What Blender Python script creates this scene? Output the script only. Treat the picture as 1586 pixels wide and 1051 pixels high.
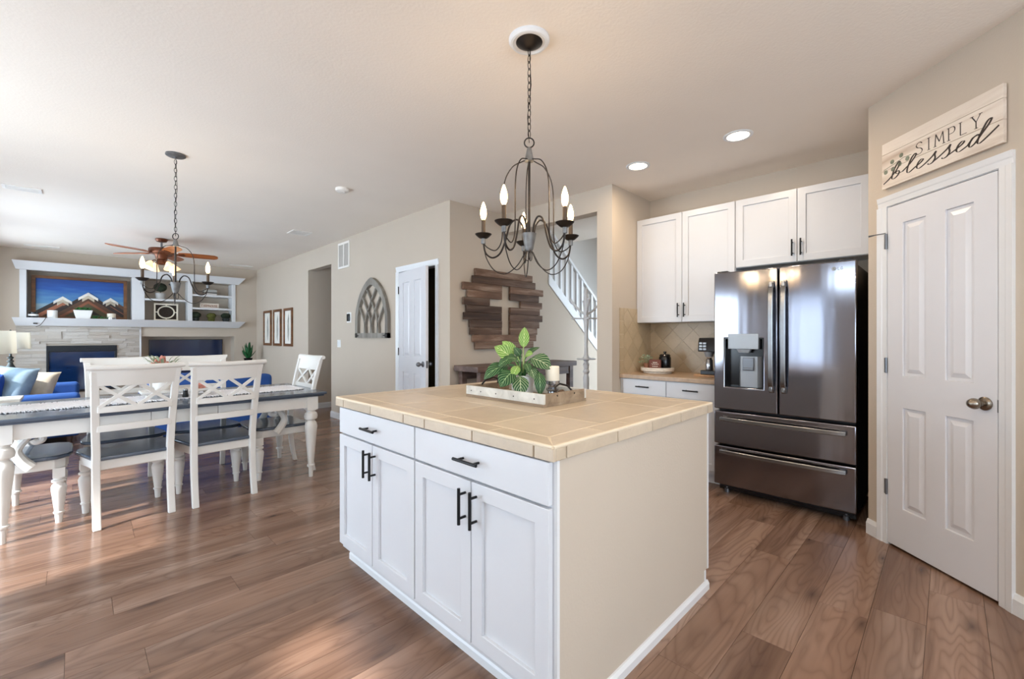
import bpy, bmesh, math, random
from mathutils import Vector, Matrix
R = math.radians
random.seed(7)
scene = bpy.context.scene
COL = scene.collection
for o in list(bpy.data.objects):
    bpy.data.objects.remove(o)

# ------------------------------------------------------------------ camera
cam_d = bpy.data.cameras.new('camera')
cam = bpy.data.objects.new('camera', cam_d)
COL.objects.link(cam)
cam.location = (0, 0, 1.265)
cam.rotation_euler = (R(90), 0, R(-45))
cam_d.sensor_fit = 'HORIZONTAL'
cam_d.sensor_width = 36.0
cam_d.lens = 36.0 * 676 / 1586
cam_d.shift_y = -4.5 / 1586
cam_d.clip_start = 0.05
scene.camera = cam

# ------------------------------------------------------------------ light and exposure
scene.view_settings.view_transform = 'Standard'
scene.view_settings.look = 'None'
scene.view_settings.exposure = 0.40
scene.view_settings.gamma = 1.0
scene.view_settings.use_curve_mapping = False
scene.cycles.use_denoising = True
scene.cycles.max_bounces = 10
scene.cycles.diffuse_bounces = 6
scene.cycles.sample_clamp_indirect = 6.0
scene.cycles.caustics_reflective = False
scene.cycles.caustics_refractive = False
WORLD = 8.0
w = bpy.data.worlds.new('daylight_sky')
scene.world = w
w.use_nodes = True
bg = w.node_tree.nodes['Background']
bg.inputs[0].default_value = (0.70, 0.85, 1.0, 1)
bg.inputs[1].default_value = WORLD

sun_d = bpy.data.lights.new('sun', 'SUN')
sun_d.energy = 6.5
sun_d.angle = R(2.0)
sun_d.color = (1.0, 0.97, 0.93)
sun = bpy.data.objects.new('sun', sun_d)
COL.objects.link(sun)
sun.location = (-8, 0, 8)
sun.rotation_euler = Vector((0.98, 0.19, -0.84)).to_track_quat('-Z', 'Y').to_euler()


def portal(name, loc, direction, sx, sy):
    d = bpy.data.lights.new(name, 'AREA')
    d.shape = 'RECTANGLE'
    d.size, d.size_y = sx, sy
    d.cycles.is_portal = True
    o = bpy.data.objects.new(name, d)
    COL.objects.link(o)
    o.location = loc
    o.rotation_euler = Vector(direction).to_track_quat('-Z', 'Z').to_euler()


portal('daylight_dining', (-1.98, 4.1, 1.05), (1, 0, 0), 2.4, 2.1)
portal('added_daylight_sink', (-1.98, -1.0, 1.52), (1, 0, 0), 1.4, 0.95)  # portal of the added sink window
portal('daylight_curtain', (-1.98, 1.78, 1.02), (1, 0, 0), 0.7, 2.05)
portal('daylight_living', (-1.2, 8.45, 1.45), (1, 0, 0), 3.6, 1.8)
portal('added_daylight_back', (0.2, -2.48, 1.6), (0, 1, 0), 3.2, 1.3)  # portal of the added rear fill window
portal('added_daylight_entry', (6.45, 2.2, 1.3), (0, 1, 0), 1.7, 2.2)  # portal of the added entry window
portal('daylight_foyer', (7.28, 3.1, 4.1), (-1, 0, 0), 1.0, 1.0)


# ------------------------------------------------------------------ materials
def lin(c):
    return tuple(((v / 255) / 12.92 if v / 255 <= 0.04045 else ((v / 255 + 0.055) / 1.055) ** 2.4) for v in c[:3]) + (1,)


class NT:
    def __init__(s, name):
        s.m = bpy.data.materials.new(name)
        s.m.use_nodes = True
        s.t = s.m.node_tree
        s.t.nodes.clear()
        s.out = s.n('ShaderNodeOutputMaterial')
        s.p = s.n('ShaderNodeBsdfPrincipled')
        s.l(s.p.outputs[0], s.out.inputs[0])

    def n(s, typ, **kw):
        nd = s.t.nodes.new(typ)
        for k, v in kw.items():
            setattr(nd, k, v)
        return nd

    def l(s, a, b):
        s.t.links.new(a, b)

    def coord(s, scale=(1, 1, 1), which='Object', rot=(0, 0, 0)):
        tc = s.n('ShaderNodeTexCoord')
        mp = s.n('ShaderNodeMapping')
        mp.inputs['Scale'].default_value = scale
        mp.inputs['Rotation'].default_value = rot
        s.l(tc.outputs[which], mp.inputs['Vector'])
        return mp.outputs['Vector']

    def noise(s, vec, scale, detail=3, rough=0.5, dist=0.0):
        nd = s.n('ShaderNodeTexNoise')
        nd.inputs['Scale'].default_value = scale
        nd.inputs['Detail'].default_value = detail
        nd.inputs['Roughness'].default_value = rough
        nd.inputs['Distortion'].default_value = dist
        s.l(vec, nd.inputs['Vector'])
        return nd.outputs['Fac']

    def ramp(s, fac, stops):
        r = s.n('ShaderNodeValToRGB')
        e = r.color_ramp.elements
        while len(e) < len(stops):
            e.new(0.5)
        for el, (pos, c) in zip(e, stops):
            el.position = pos
            el.color = c if len(c) == 4 and max(c) <= 1 else lin(c)
        s.l(fac, r.inputs['Fac'])
        return r.outputs['Color']

    def mix(s, fac, a, b, blend='MIX'):
        m = s.n('ShaderNodeMix', data_type='RGBA', blend_type=blend)
        for inp, v in ((m.inputs[0], fac), (m.inputs[6], a), (m.inputs[7], b)):
            if hasattr(v, 'links') or hasattr(v, 'is_linked'):
                s.l(v, inp)
            else:
                inp.default_value = v
        return m.outputs[2]

    def math(s, op, a, b=0.0):
        m = s.n('ShaderNodeMath', operation=op)
        for inp, v in ((m.inputs[0], a), (m.inputs[1], b)):
            if hasattr(v, 'is_linked'):
                s.l(v, inp)
            else:
                inp.default_value = v
        return m.outputs[0]

    def bump(s, h, strength=0.2, dist=0.01):
        b = s.n('ShaderNodeBump')
        b.inputs['Strength'].default_value = strength
        b.inputs['Distance'].default_value = dist
        s.l(h, b.inputs['Height'])
        s.l(b.outputs[0], s.p.inputs['Normal'])

    def set(s, **kw):
        for k, v in kw.items():
            inp = s.p.inputs[k]
            if hasattr(v, 'is_linked'):
                s.l(v, inp)
            else:
                inp.default_value = v
        return s.m


def plain(name, c, rough=0.5, metal=0.0, var=0.06, vs=6.0, bump=0.0, bs=60.0, coat=0.0, stretch=(1, 1, 1), spec=0.5):
    t = NT(name)
    v = t.coord(stretch)
    f = t.noise(v, vs, 4)
    a = lin(c)
    lo = tuple(max(0, x * (1 - var)) for x in a[:3]) + (1,)
    hi = tuple(min(1, x * (1 + var)) for x in a[:3]) + (1,)
    col = t.ramp(f, [(0.3, lo), (0.7, hi)])
    t.set(**{'Base Color': col, 'Roughness': rough, 'Metallic': metal, 'Specular IOR Level': spec})
    if coat:
        t.set(**{'Coat Weight': coat, 'Coat Roughness': 0.15})
    if bump:
        t.bump(t.noise(v, bs, 3), bump, 0.01)
    return t.m


def glow(name, c, strength, base=(255, 250, 240)):
    t = NT(name)
    t.set(**{'Base Color': lin(base), 'Roughness': 0.3, 'Emission Color': lin(c), 'Emission Strength': strength})
    return t.m


def wood(name, c1, c2, c3=None, scale=1.0, axis=0, rough=0.45, island=True, bump=0.15, coat=0.0):
    """wood with grain along object axis"""
    t = NT(name)
    st = [9, 9, 9]
    st[axis] = 0.8
    v = t.coord(tuple(x * scale for x in st))
    if island:
        g = t.n('ShaderNodeNewGeometry')
        off = t.n('ShaderNodeVectorMath', operation='MULTIPLY_ADD')
        cmb = t.n('ShaderNodeCombineXYZ')
        for i in range(3):
            t.l(g.outputs['Random Per Island'], cmb.inputs[i])
        t.l(cmb.outputs[0], off.inputs[0])
        off.inputs[1].default_value = (37, 53, 71)
        t.l(v, off.inputs[2])
        v = off.outputs[0]
    f = t.noise(v, 1.6, 6, 0.62, 0.6)
    stops = [(0.28, c1), (0.5, c2), (0.72, c3 or c2)]
    col = t.ramp(f, stops)
    if island:
        tone = t.ramp(g.outputs['Random Per Island'], [(0.0, (140, 132, 128)), (1.0, (255, 255, 255))])
        col = t.mix(1.0, col, tone, 'MULTIPLY')
    t.set(**{'Base Color': col, 'Roughness': rough})
    if coat:
        t.set(**{'Coat Weight': coat, 'Coat Roughness': 0.2})
    t.bump(f, bump, 0.004)
    return t.m


def floor_mat():
    t = NT('hickory_plank_floor')
    g = t.n('ShaderNodeNewGeometry')
    rnd = g.outputs['Random Per Island']
    tc = t.n('ShaderNodeTexCoord')

    def shifted(scale, mul):
        mp = t.n('ShaderNodeMapping')
        mp.inputs['Scale'].default_value = scale
        t.l(tc.outputs['Object'], mp.inputs['Vector'])
        cmb = t.n('ShaderNodeCombineXYZ')
        for i in range(3):
            t.l(rnd, cmb.inputs[i])
        off = t.n('ShaderNodeVectorMath', operation='MULTIPLY_ADD')
        t.l(cmb.outputs[0], off.inputs[0])
        off.inputs[1].default_value = mul
        t.l(mp.outputs[0], off.inputs[2])
        return off.outputs[0]
    va = shifted((0.55, 4.0, 1), (41, 67, 0))
    vb = shifted((1.4, 24, 1), (23, 91, 0))
    vor = t.n('ShaderNodeTexVoronoi', voronoi_dimensions='2D')
    vor.inputs['Scale'].default_value = 0.75
    t.l(shifted((1.3, 4.2, 1), (13, 29, 0)), vor.inputs['Vector'])
    dist = vor.outputs['Distance']
    # cathedral grain: rings of a slow field, drawn in around the knots
    field = t.noise(va, 1.15, 2, 0.45, 0.4)
    near = t.ramp(dist, [(0.0, (255, 255, 255)), (0.45, (0, 0, 0))])
    field = t.math('ADD', field, t.math('MULTIPLY', near, 0.16))
    rings = t.math('PINGPONG', t.math('MULTIPLY', field, 44.0), 1.0)
    fine = t.noise(vb, 2.2, 5, 0.6, 0.2)
    streak = t.noise(shifted((0.45, 9.0, 1), (57, 31, 0)), 1.6, 4, 0.6, 0.3)
    broad = t.noise(va, 0.8, 3, 0.5)
    base = t.ramp(broad, [(0.30, (118, 91, 74)), (0.52, (153, 124, 106)), (0.72, (182, 156, 139))])
    col = t.mix(t.math('MULTIPLY', t.math('POWER', rings, 3.0), 0.42), base, lin((98, 72, 58)))
    dark = t.ramp(streak, [(0.50, (0, 0, 0)), (0.72, (255, 255, 255))])
    col = t.mix(t.math('MULTIPLY', dark, 0.62), col, lin((84, 60, 48)))
    col = t.mix(t.math('MULTIPLY', fine, 0.36), col, lin((104, 80, 66)))
    tone = t.ramp(rnd, [(0.0, (214, 208, 204)), (0.5, (238, 232, 228)), (1.0, (255, 250, 246))])
    col = t.mix(1.0, col, tone, 'MULTIPLY')
    kn = t.ramp(dist, [(0.0, (255, 255, 255)), (0.035, (210, 210, 210)), (0.11, (0, 0, 0))])
    col = t.mix(t.math('MULTIPLY', kn, 0.75), col, lin((58, 42, 35)))
    t.set(**{'Base Color': col, 'Roughness': t.math('ADD', t.math('MULTIPLY', fine, 0.14), 0.15), 'Specular IOR Level': 0.5})
    t.bump(t.math('ADD', t.math('MULTIPLY', rings, 0.5), fine), 0.12, 0.003)
    return t.m


M = {}
M['wall'] = plain('wall_paint_greige', (194, 181, 165), 0.85, var=0.015, vs=2, bump=0.10, bs=90, spec=0.3)
M['ceil'] = plain('ceiling_paint', (236, 226, 214), 0.9, var=0.015, vs=2, bump=0.12, bs=70, spec=0.2)
M['trim'] = plain('white_trim_paint', (222, 223, 224), 0.35, var=0.01)
M['cab'] = plain('white_cabinet_paint', (206, 207, 210), 0.32, var=0.01)
M['door'] = plain('white_door_paint', (218, 218, 221), 0.33, var=0.01)
M['floor'] = floor_mat()
M['sub'] = plain('dark_floor_joint', (58, 42, 34), 0.8)
M['tile'] = None
M['grout'] = plain('pale_grout', (216, 201, 177), 0.85, var=0.04)
M['black'] = plain('black_metal', (30, 31, 33), 0.38, 0.6, var=0.1)
M['iron'] = plain('dark_bronze_iron', (46, 40, 37), 0.42, 0.7, var=0.15, vs=20)
M['zinc'] = plain('weathered_zinc', (112, 112, 112), 0.5, 0.5, var=0.25, vs=30, bump=0.2)
M['steel'] = None
M['handle'] = plain('brushed_steel_handle', (150, 152, 154), 0.26, 1.0, var=0.08, vs=8)
M['nickel'] = plain('satin_nickel', (142, 132, 120), 0.26, 1.0, var=0.06)
M['hinge'] = plain('brushed_hinge_metal', (120, 122, 126), 0.35, 0.9)
M['plastic'] = plain('black_gloss_plastic', (16, 17, 20), 0.2, var=0.05)
M['darkbody'] = plain('dark_fridge_side', (30, 31, 36), 0.45, 0.2)
M['silver'] = plain('silver_panel', (158, 162, 166), 0.38, 0.3, var=0.03)
M['chairwhite'] = plain('chair_white_paint', (222, 220, 215), 0.38, var=0.02)
M['slate'] = wood('slate_stained_wood', (56, 64, 76), (78, 88, 102), (100, 110, 124), 0.7, 0, 0.16, False, 0.08)
M['runner'] = plain('white_woven_cotton', (238, 238, 242), 0.95, var=0.08, vs=60, bump=0.6, bs=140)
M['blue'] = plain('cobalt_blue_upholstery', (36, 80, 150), 0.8, var=0.10, vs=5, bump=0.15, bs=220)
M['bluegrey'] = plain('dusty_blue_linen', (128, 148, 162), 0.9, var=0.10, vs=14, bump=0.25, bs=180)
M['beige'] = plain('oatmeal_linen', (196, 184, 166), 0.9, var=0.08, vs=14, bump=0.25, bs=180)
M['bluedeep'] = plain('deep_blue_cushion_cloth', (28, 70, 150), 0.85, var=0.1, vs=8, bump=0.2, bs=200)
M['pewter'] = plain('dark_pewter', (70, 74, 72), 0.35, 0.6, var=0.2, vs=18)
M['endtable'] = plain('pale_painted_wood', (214, 208, 196), 0.5, var=0.06)
M['barn'] = wood('weathered_barn_wood', (66, 46, 34), (122, 92, 72), (178, 156, 138), 0.9, 0, 0.75, True, 0.5)
M['console'] = wood('dark_walnut_console', (60, 44, 38), (92, 70, 60), (120, 96, 84), 0.8, 0, 0.5, False, 0.1)
M['greywood'] = wood('grey_weathered_wood', (104, 98, 90), (132, 126, 117), (156, 150, 140), 0.8, 2, 0.7, False, 0.25)
M['traywood'] = wood('whitewashed_tray_wood', (178, 176, 168), (204, 202, 194), (222, 220, 212), 0.9, 0, 0.7, False, 0.25)
M['traybase'] = wood('tray_board_warm_shade', (112, 96, 78), (142, 122, 100), (166, 146, 122), 0.9, 1, 0.7, False, 0.2)  # browned so the end sides carry their warm shade in the colour
M['signwood'] = wood('whitewashed_sign_board', (182, 160, 140), (226, 214, 200), (236, 226, 214), 0.55, 0, 0.8, False, 0.15)
M['ink'] = plain('dark_brown_ink', (52, 42, 38), 0.7)
M['sage'] = plain('sage_paint', (122, 128, 110), 0.8, var=0.3, vs=50)
M['artframe'] = wood('walnut_art_frame', (74, 44, 22), (112, 70, 36), (140, 94, 52), 1.0, 0, 0.5, False, 0.1)
M['stone'] = None
M['firebox'] = plain('firebox_black', (22, 26, 32), 0.4, 0.3)
M['glassdark'] = plain('glass_painted_blue_reflection', (14, 40, 78), 0.06, 0.0, var=0.3, vs=2, spec=0.9)  # bluish reflection on the glass painted into its base colour
M['tv'] = plain('tv_screen_painted_sheen', (14, 34, 68), 0.08, var=0.2, vs=1.5, spec=0.8)  # blue sheen of the black screen painted into its base colour
M['fanwood'] = wood('cherry_fan_wood', (134, 70, 30), (176, 100, 48), (198, 122, 64), 0.7, 0, 0.35, False, 0.05)
M['fanmetal'] = plain('antique_copper', (112, 66, 44), 0.4, 0.6, var=0.15, vs=14)
M['bulb'] = glow('warm_bulb', (255, 206, 136), 9.0)
M['tulip'] = glow('frosted_lit_glass', (255, 206, 144), 0.8, (250, 240, 225))
M['lens'] = glow('lit_downlight_lens', (255, 238, 214), 9.0)
M['candleblack'] = plain('candle_sleeve_bronze', (74, 56, 38), 0.5, 0.2, var=0.15)
M['porcelain'] = plain('white_porcelain', (232, 230, 226), 0.3, var=0.02)
M['wax'] = plain('ivory_wax', (236, 226, 206), 0.5, var=0.03)
M['moss'] = plain('dark_boxwood', (34, 44, 26), 0.9, var=0.5, vs=60, bump=1.0, bs=90)
M['mosslight'] = plain('olive_boxwood', (98, 98, 44), 0.9, var=0.5, vs=60, bump=1.0, bs=90)
M['soil'] = plain('potting_soil', (50, 40, 32), 0.95, var=0.3, vs=60, bump=0.5)
M['greenleaf'] = plain('fresh_green_leaf', (52, 110, 52), 0.5, var=0.3, vs=12)
M['agave'] = plain('agave_green', (20, 86, 40), 0.45, var=0.3, vs=10)
M['paleleaf'] = plain('pale_eucalyptus_leaf', (150, 160, 130), 0.6, var=0.25, vs=30)
M['pink'] = plain('dusty_pink_petals', (206, 140, 124), 0.8, var=0.35, vs=40)
M['brownsign'] = wood('brown_box_sign', (74, 34, 26), (104, 52, 38), (122, 66, 48), 1.0, 0, 0.6, False, 0.1)
M['copper'] = plain('rose_copper_pot', (166, 116, 92), 0.4, 0.4)
M['terrawhite'] = plain('whitewashed_board_edge', (226, 216, 200), 0.7, var=0.15, vs=30, stretch=(1, 1, 4))
M['butcher'] = wood('light_oak_board', (150, 112, 76), (178, 138, 98), (196, 158, 118), 1.0, 0, 0.5, False, 0.1)
M['counter'] = plain('tan_stone_counter', (176, 150, 124), 0.3, var=0.12, vs=25)
M['mercury'] = plain('mercury_glass', (178, 180, 184), 0.15, 0.85, var=0.3, vs=30)
M['beads'] = plain('wooden_beads', (92, 70, 52), 0.6, var=0.2)
M['matwhite'] = plain('picture_mat', (226, 222, 212), 0.8)
M['botan'] = plain('pale_botanical_print', (170, 168, 156), 0.8, var=0.5, vs=14, stretch=(3, 1, 1))
M['ventwhite'] = plain('vent_white_enamel', (234, 229, 222), 0.5)
M['ventgrey'] = plain('vent_grey_slats', (186, 184, 180), 0.6)
M['switch'] = plain('switch_plate_plastic', (234, 232, 228), 0.4)
M['carpet'] = plain('stair_wall_paint', (206, 203, 198), 0.85, var=0.01)
M['closet'] = plain('painted_closet_shade', (120, 108, 78), 0.9)  # shade of the unlit closet put into a dark olive colour
M['string'] = plain('jute_string', (60, 52, 46), 0.9)


def tile_mat(name, c, island=True):
    t = NT(name)
    v = t.coord((1, 1, 1))
    f = t.noise(v, 9, 5, 0.6)
    f2 = t.noise(v, 70, 3, 0.6)
    a = lin(c)
    col = t.ramp(f, [(0.3, tuple(x * 0.90 for x in a[:3]) + (1,)), (0.7, tuple(min(1, x * 1.06) for x in a[:3]) + (1,))])
    col = t.mix(t.math('MULTIPLY', f2, 0.22), col, lin((150, 124, 96)))
    if island:
        g = t.n('ShaderNodeNewGeometry')
        col = t.mix(1.0, col, t.ramp(g.outputs['Random Per Island'], [(0, (236, 234, 230)), (1, (255, 255, 255))]), 'MULTIPLY')
    t.set(**{'Base Color': col, 'Roughness': 0.38})
    t.bump(f, 0.06, 0.004)
    return t.m


M['tile'] = tile_mat('beige_ceramic_tile', (205, 189, 167))
M['splash'] = tile_mat('tan_backsplash_tile', (203, 182, 150))


def stone_mat():
    t = NT('stacked_ledgestone')
    g = t.n('ShaderNodeNewGeometry')
    v = t.coord((3, 3, 14))
    f = t.noise(v, 3.0, 5, 0.65)
    col = t.ramp(g.outputs['Random Per Island'], [(0.0, (178, 168, 156)), (0.35, (192, 184, 174)), (0.7, (204, 198, 190)), (1.0, (186, 174, 160))])
    col = t.mix(t.math('MULTIPLY', f, 0.38), col, lin((134, 126, 118)))
    t.set(**{'Base Color': col, 'Roughness': 0.85})
    t.bump(f, 0.5, 0.02)
    return t.m


M['stone'] = stone_mat()


def steel_mat(name, c, rough):
    t = NT(name)
    v = t.coord((5, 1, 0.35))
    wob = t.noise(v, 1.3, 2, 0.4)
    fine = t.noise(t.coord((260, 1, 3)), 2, 2)
    t.set(**{'Base Color': lin(c), 'Metallic': 1.0, 'Roughness': t.math('ADD', t.math('MULTIPLY', fine, 0.06), rough)})
    t.bump(wob, 0.10, 0.02)
    return t.m


M['steel'] = steel_mat('black_stainless_steel', (146, 146, 154), 0.09)
M['steellow'] = steel_mat('black_stainless_drawer', (138, 136, 142), 0.13)


def sky_art():
    t = NT('painted_blue_sky')
    v = t.coord((1, 1, 1))
    sep = t.n('ShaderNodeSeparateXYZ')
    t.l(v, sep.inputs[0])
    h = t.math('ADD', t.math('MULTIPLY', sep.outputs[2], 1.02), t.math('MULTIPLY', t.noise(t.coord((1.2, 1, 9)), 2.5, 4), 0.35))
    col = t.ramp(h, [(0.28, (176, 190, 176)), (0.48, (84, 140, 184)), (0.72, (24, 84, 166)), (1.0, (14, 48, 118))])
    t.set(**{'Base Color': col, 'Roughness': 0.5})
    return t.m


def leaf_mat(name, dark, mid, stripe, freq, amount):
    t = NT(name)
    uv = t.n('ShaderNodeUVMap')
    sep = t.n('ShaderNodeSeparateXYZ')
    t.l(uv.outputs[0], sep.inputs[0])
    av = t.math('ABSOLUTE', t.math('SUBTRACT', sep.outputs[1], 0.5))
    s = t.math('SUBTRACT', sep.outputs[0], t.math('MULTIPLY', av, 0.95))
    nz = t.noise(t.coord((30, 30, 30), 'Object'), 1.2, 2)
    ph = t.math('ADD', t.math('MULTIPLY', s, freq), t.math('MULTIPLY', nz, 0.8))
    st = t.math('POWER', t.math('PINGPONG', ph, 1.0), 3.0)
    rib = t.math('LESS_THAN', av, 0.018)
    fac = t.math('MAXIMUM', t.math('MULTIPLY', st, amount), t.math('MULTIPLY', rib, 0.75))
    base = t.mix(nz, lin(dark), lin(mid))
    col = t.mix(fac, base, lin(stripe))
    t.set(**{'Base Color': col, 'Roughness': 0.45, 'Specular IOR Level': 0.25})
    return t.m


M['leafdark'] = leaf_mat('birkin_leaf_dark', (4, 40, 18), (16, 74, 32), (168, 196, 140), 12, 0.45)
M['leafmid'] = leaf_mat('birkin_leaf_striped', (8, 54, 24), (22, 84, 36), (214, 222, 180), 12, 0.55)
M['leaflight'] = leaf_mat('birkin_leaf_young', (70, 122, 40), (120, 160, 66), (222, 228, 166), 11, 0.6)


def shade_mat():
    t = NT('cream_lampshade_linen')
    tr = t.n('ShaderNodeBsdfTranslucent')
    tr.inputs[0].default_value = lin((240, 238, 230))
    df = t.n('ShaderNodeBsdfDiffuse')
    df.inputs[0].default_value = lin((238, 235, 226))
    mx = t.n('ShaderNodeMixShader')
    t.l(tr.outputs[0], mx.inputs[1])
    t.l(df.outputs[0], mx.inputs[2])
    t.l(mx.outputs[0], t.out.inputs[0])
    return t.m


M['shade'] = shade_mat()


def curtain_mat():
    t = NT('added_curtain_cloth')
    tr = t.n('ShaderNodeBsdfTranslucent')
    tr.inputs[0].default_value = (0.85, 0.87, 0.90, 1)
    df = t.n('ShaderNodeBsdfDiffuse')
    df.inputs[0].default_value = (0.8, 0.8, 0.8, 1)
    mx = t.n('ShaderNodeMixShader')
    mx.inputs[0].default_value = 0.2
    t.l(tr.outputs[0], mx.inputs[1])
    t.l(df.outputs[0], mx.inputs[2])
    t.l(mx.outputs[0], t.out.inputs[0])
    return t.m


# ------------------------------------------------------------------ mesh helpers
class MB:
    def __init__(s):
        s.bm = bmesh.new()
        s.uv = None

    def face(s, vs):
        try:
            return s.bm.faces.new(vs)
        except ValueError:
            return None

    def hexa(s, p):
        v = [s.bm.verts.new(q) for q in p]
        for f in ((0, 3, 2, 1), (4, 5, 6, 7), (0, 1, 5, 4), (1, 2, 6, 5), (2, 3, 7, 6), (3, 0, 4, 7)):
            s.face([v[i] for i in f])

    def box(s, x0, x1, y0, y1, z0, z1):
        s.hexa([(x0, y0, z0), (x1, y0, z0), (x1, y1, z0), (x0, y1, z0), (x0, y0, z1), (x1, y0, z1), (x1, y1, z1), (x0, y1, z1)])
        return s

    def frustum(s, b, zb, t, zt):
        """b, t = (x0,x1,y0,y1)"""
        s.hexa([(b[0], b[2], zb), (b[1], b[2], zb), (b[1], b[3], zb), (b[0], b[3], zb), (t[0], t[2], zt), (t[1], t[2], zt), (t[1], t[3], zt), (t[0], t[3], zt)])
        return s

    def prism(s, poly, axis, a0, a1):
        def mk(p, a):
            return {'x': (a, p[0], p[1]), 'y': (p[0], a, p[1]), 'z': (p[0], p[1], a)}[axis]
        A = [s.bm.verts.new(mk(p, a0)) for p in poly]
        B = [s.bm.verts.new(mk(p, a1)) for p in poly]
        s.face(A)
        s.face(B[::-1])
        n = len(poly)
        for i in range(n):
            s.face([A[i], A[(i + 1) % n], B[(i + 1) % n], B[i]])
        return s

    def lathe(s, prof, c=(0, 0, 0), n=20, mat=None):
        rings = []
        for r, z in prof:
            ring = []
            for i in range(n):
                a = 2 * math.pi * i / n
                p = Vector((r * math.cos(a), r * math.sin(a), z))
                if mat is not None:
                    p = mat @ p
                ring.append(s.bm.verts.new(p + Vector(c)))
            rings.append(ring)
        for a, b in zip(rings, rings[1:]):
            for i in range(n):
                s.face([a[i], a[(i + 1) % n], b[(i + 1) % n], b[i]])
        s.face(rings[0][::-1])
        s.face(rings[-1])
        return s

    def tube(s, pts, r, n=8, closed=False, flat=1.0):
        pts = [Vector(p) for p in pts]
        m = len(pts)
        rs = r if isinstance(r, (list, tuple)) else [r] * m
        rings = []
        up = None
        for i, p in enumerate(pts):
            a = pts[(i - 1) % m] if (closed or i > 0) else pts[i]
            b = pts[(i + 1) % m] if (closed or i < m - 1) else pts[i]
            d = (b - a)
            d = d.normalized() if d.length > 1e-9 else Vector((0, 0, 1))
            if up is None:
                up = Vector((0, 0, 1)) if abs(d.z) < 0.9 else Vector((1, 0, 0))
            up = (up - d * up.dot(d))
            up = up.normalized() if up.length > 1e-6 else d.orthogonal().normalized()
            sd = d.cross(up)
            rings.append([s.bm.verts.new(p + (up * math.cos(2 * math.pi * k / n) * flat + sd * math.sin(2 * math.pi * k / n)) * rs[i]) for k in range(n)])
        k = m if closed else m - 1
        for i in range(k):
            a, b = rings[i], rings[(i + 1) % m]
            for j in range(n):
                s.face([a[j], a[(j + 1) % n], b[(j + 1) % n], b[j]])
        if not closed:
            s.face(rings[0][::-1])
            s.face(rings[-1])
        return s

    def ball(s, c, rx, ry=None, rz=None, n=14, jitter=0.0):
        ry = rx if ry is None else ry
        rz = rx if rz is None else rz
        m = max(6, n // 2)
        top = s.bm.verts.new((c[0], c[1], c[2] + rz))
        bot = s.bm.verts.new((c[0], c[1], c[2] - rz))
        rings = []
        for i in range(1, m):
            t = math.pi * i / m
            ring = []
            for k in range(n):
                a = 2 * math.pi * k / n
                j = 1 + random.uniform(-jitter, jitter)
                ring.append(s.bm.verts.new((c[0] + rx * j * math.sin(t) * math.cos(a), c[1] + ry * j * math.sin(t) * math.sin(a), c[2] + rz * j * math.cos(t))))
            rings.append(ring)
        for k in range(n):
            s.face([top, rings[0][k], rings[0][(k + 1) % n]])
            s.face([bot, rings[-1][(k + 1) % n], rings[-1][k]])
        for a, b in zip(rings, rings[1:]):
            for k in range(n):
                s.face([a[k], b[k], b[(k + 1) % n], a[(k + 1) % n]])
        return s

    def grid(s, xs, zs, y0, y1, holes=()):
        """upright plate in x-z between y0 and y1 with rectangular openings (x0,x1,z0,z1)"""
        xs = sorted(set(round(x, 5) for x in xs) | {round(h[i], 5) for h in holes for i in (0, 1)})
        zs = sorted(set(round(z, 5) for z in zs) | {round(h[i], 5) for h in holes for i in (2, 3)})
        vt = {}

        def V(i, j, k):
            if (i, j, k) not in vt:
                vt[(i, j, k)] = s.bm.verts.new((xs[i], (y0, y1)[k], zs[j]))
            return vt[(i, j, k)]

        def solid(i, j):
            if i < 0 or j < 0 or i >= len(xs) - 1 or j >= len(zs) - 1:
                return False
            cx, cz = (xs[i] + xs[i + 1]) / 2, (zs[j] + zs[j + 1]) / 2
            return not any(h[0] < cx < h[1] and h[2] < cz < h[3] for h in holes)
        for i in range(len(xs) - 1):
            for j in range(len(zs) - 1):
                if not solid(i, j):
                    continue
                s.face([V(i, j, 0), V(i + 1, j, 0), V(i + 1, j + 1, 0), V(i, j + 1, 0)])
                s.face([V(i, j, 1), V(i, j + 1, 1), V(i + 1, j + 1, 1), V(i + 1, j, 1)])
                if not solid(i - 1, j):
                    s.face([V(i, j, 0), V(i, j + 1, 0), V(i, j + 1, 1), V(i, j, 1)])
                if not solid(i + 1, j):
                    s.face([V(i + 1, j, 0), V(i + 1, j, 1), V(i + 1, j + 1, 1), V(i + 1, j + 1, 0)])
                if not solid(i, j - 1):
                    s.face([V(i, j, 0), V(i, j, 1), V(i + 1, j, 1), V(i + 1, j, 0)])
                if not solid(i, j + 1):
                    s.face([V(i, j + 1, 0), V(i + 1, j + 1, 0), V(i + 1, j + 1, 1), V(i, j + 1, 1)])
        return s

    def pillow(s, wd, ht, th, M4, n=12):
        """soft square cushion in local x-z, thickness along y"""
        def pt(i, j, sgn):
            u, v = -1 + 2 * i / n, -1 + 2 * j / n
            f = ((1 - u ** 4) * (1 - v ** 4)) ** 0.55
            pinch = 1 - 0.07 * (1 - abs(u) ** 2) * abs(v) ** 3
            pinch2 = 1 - 0.07 * (1 - abs(v) ** 2) * abs(u) ** 3
            return M4 @ Vector((u * wd / 2 * pinch2, sgn * th / 2 * f, v * ht / 2 * pinch))
        A = {}
        for i in range(n + 1):
            for j in range(n + 1):
                edge = i in (0, n) or j in (0, n)
                A[i, j, 1] = s.bm.verts.new(pt(i, j, 1))
                A[i, j, -1] = A[i, j, 1] if edge else s.bm.verts.new(pt(i, j, -1))
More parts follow.
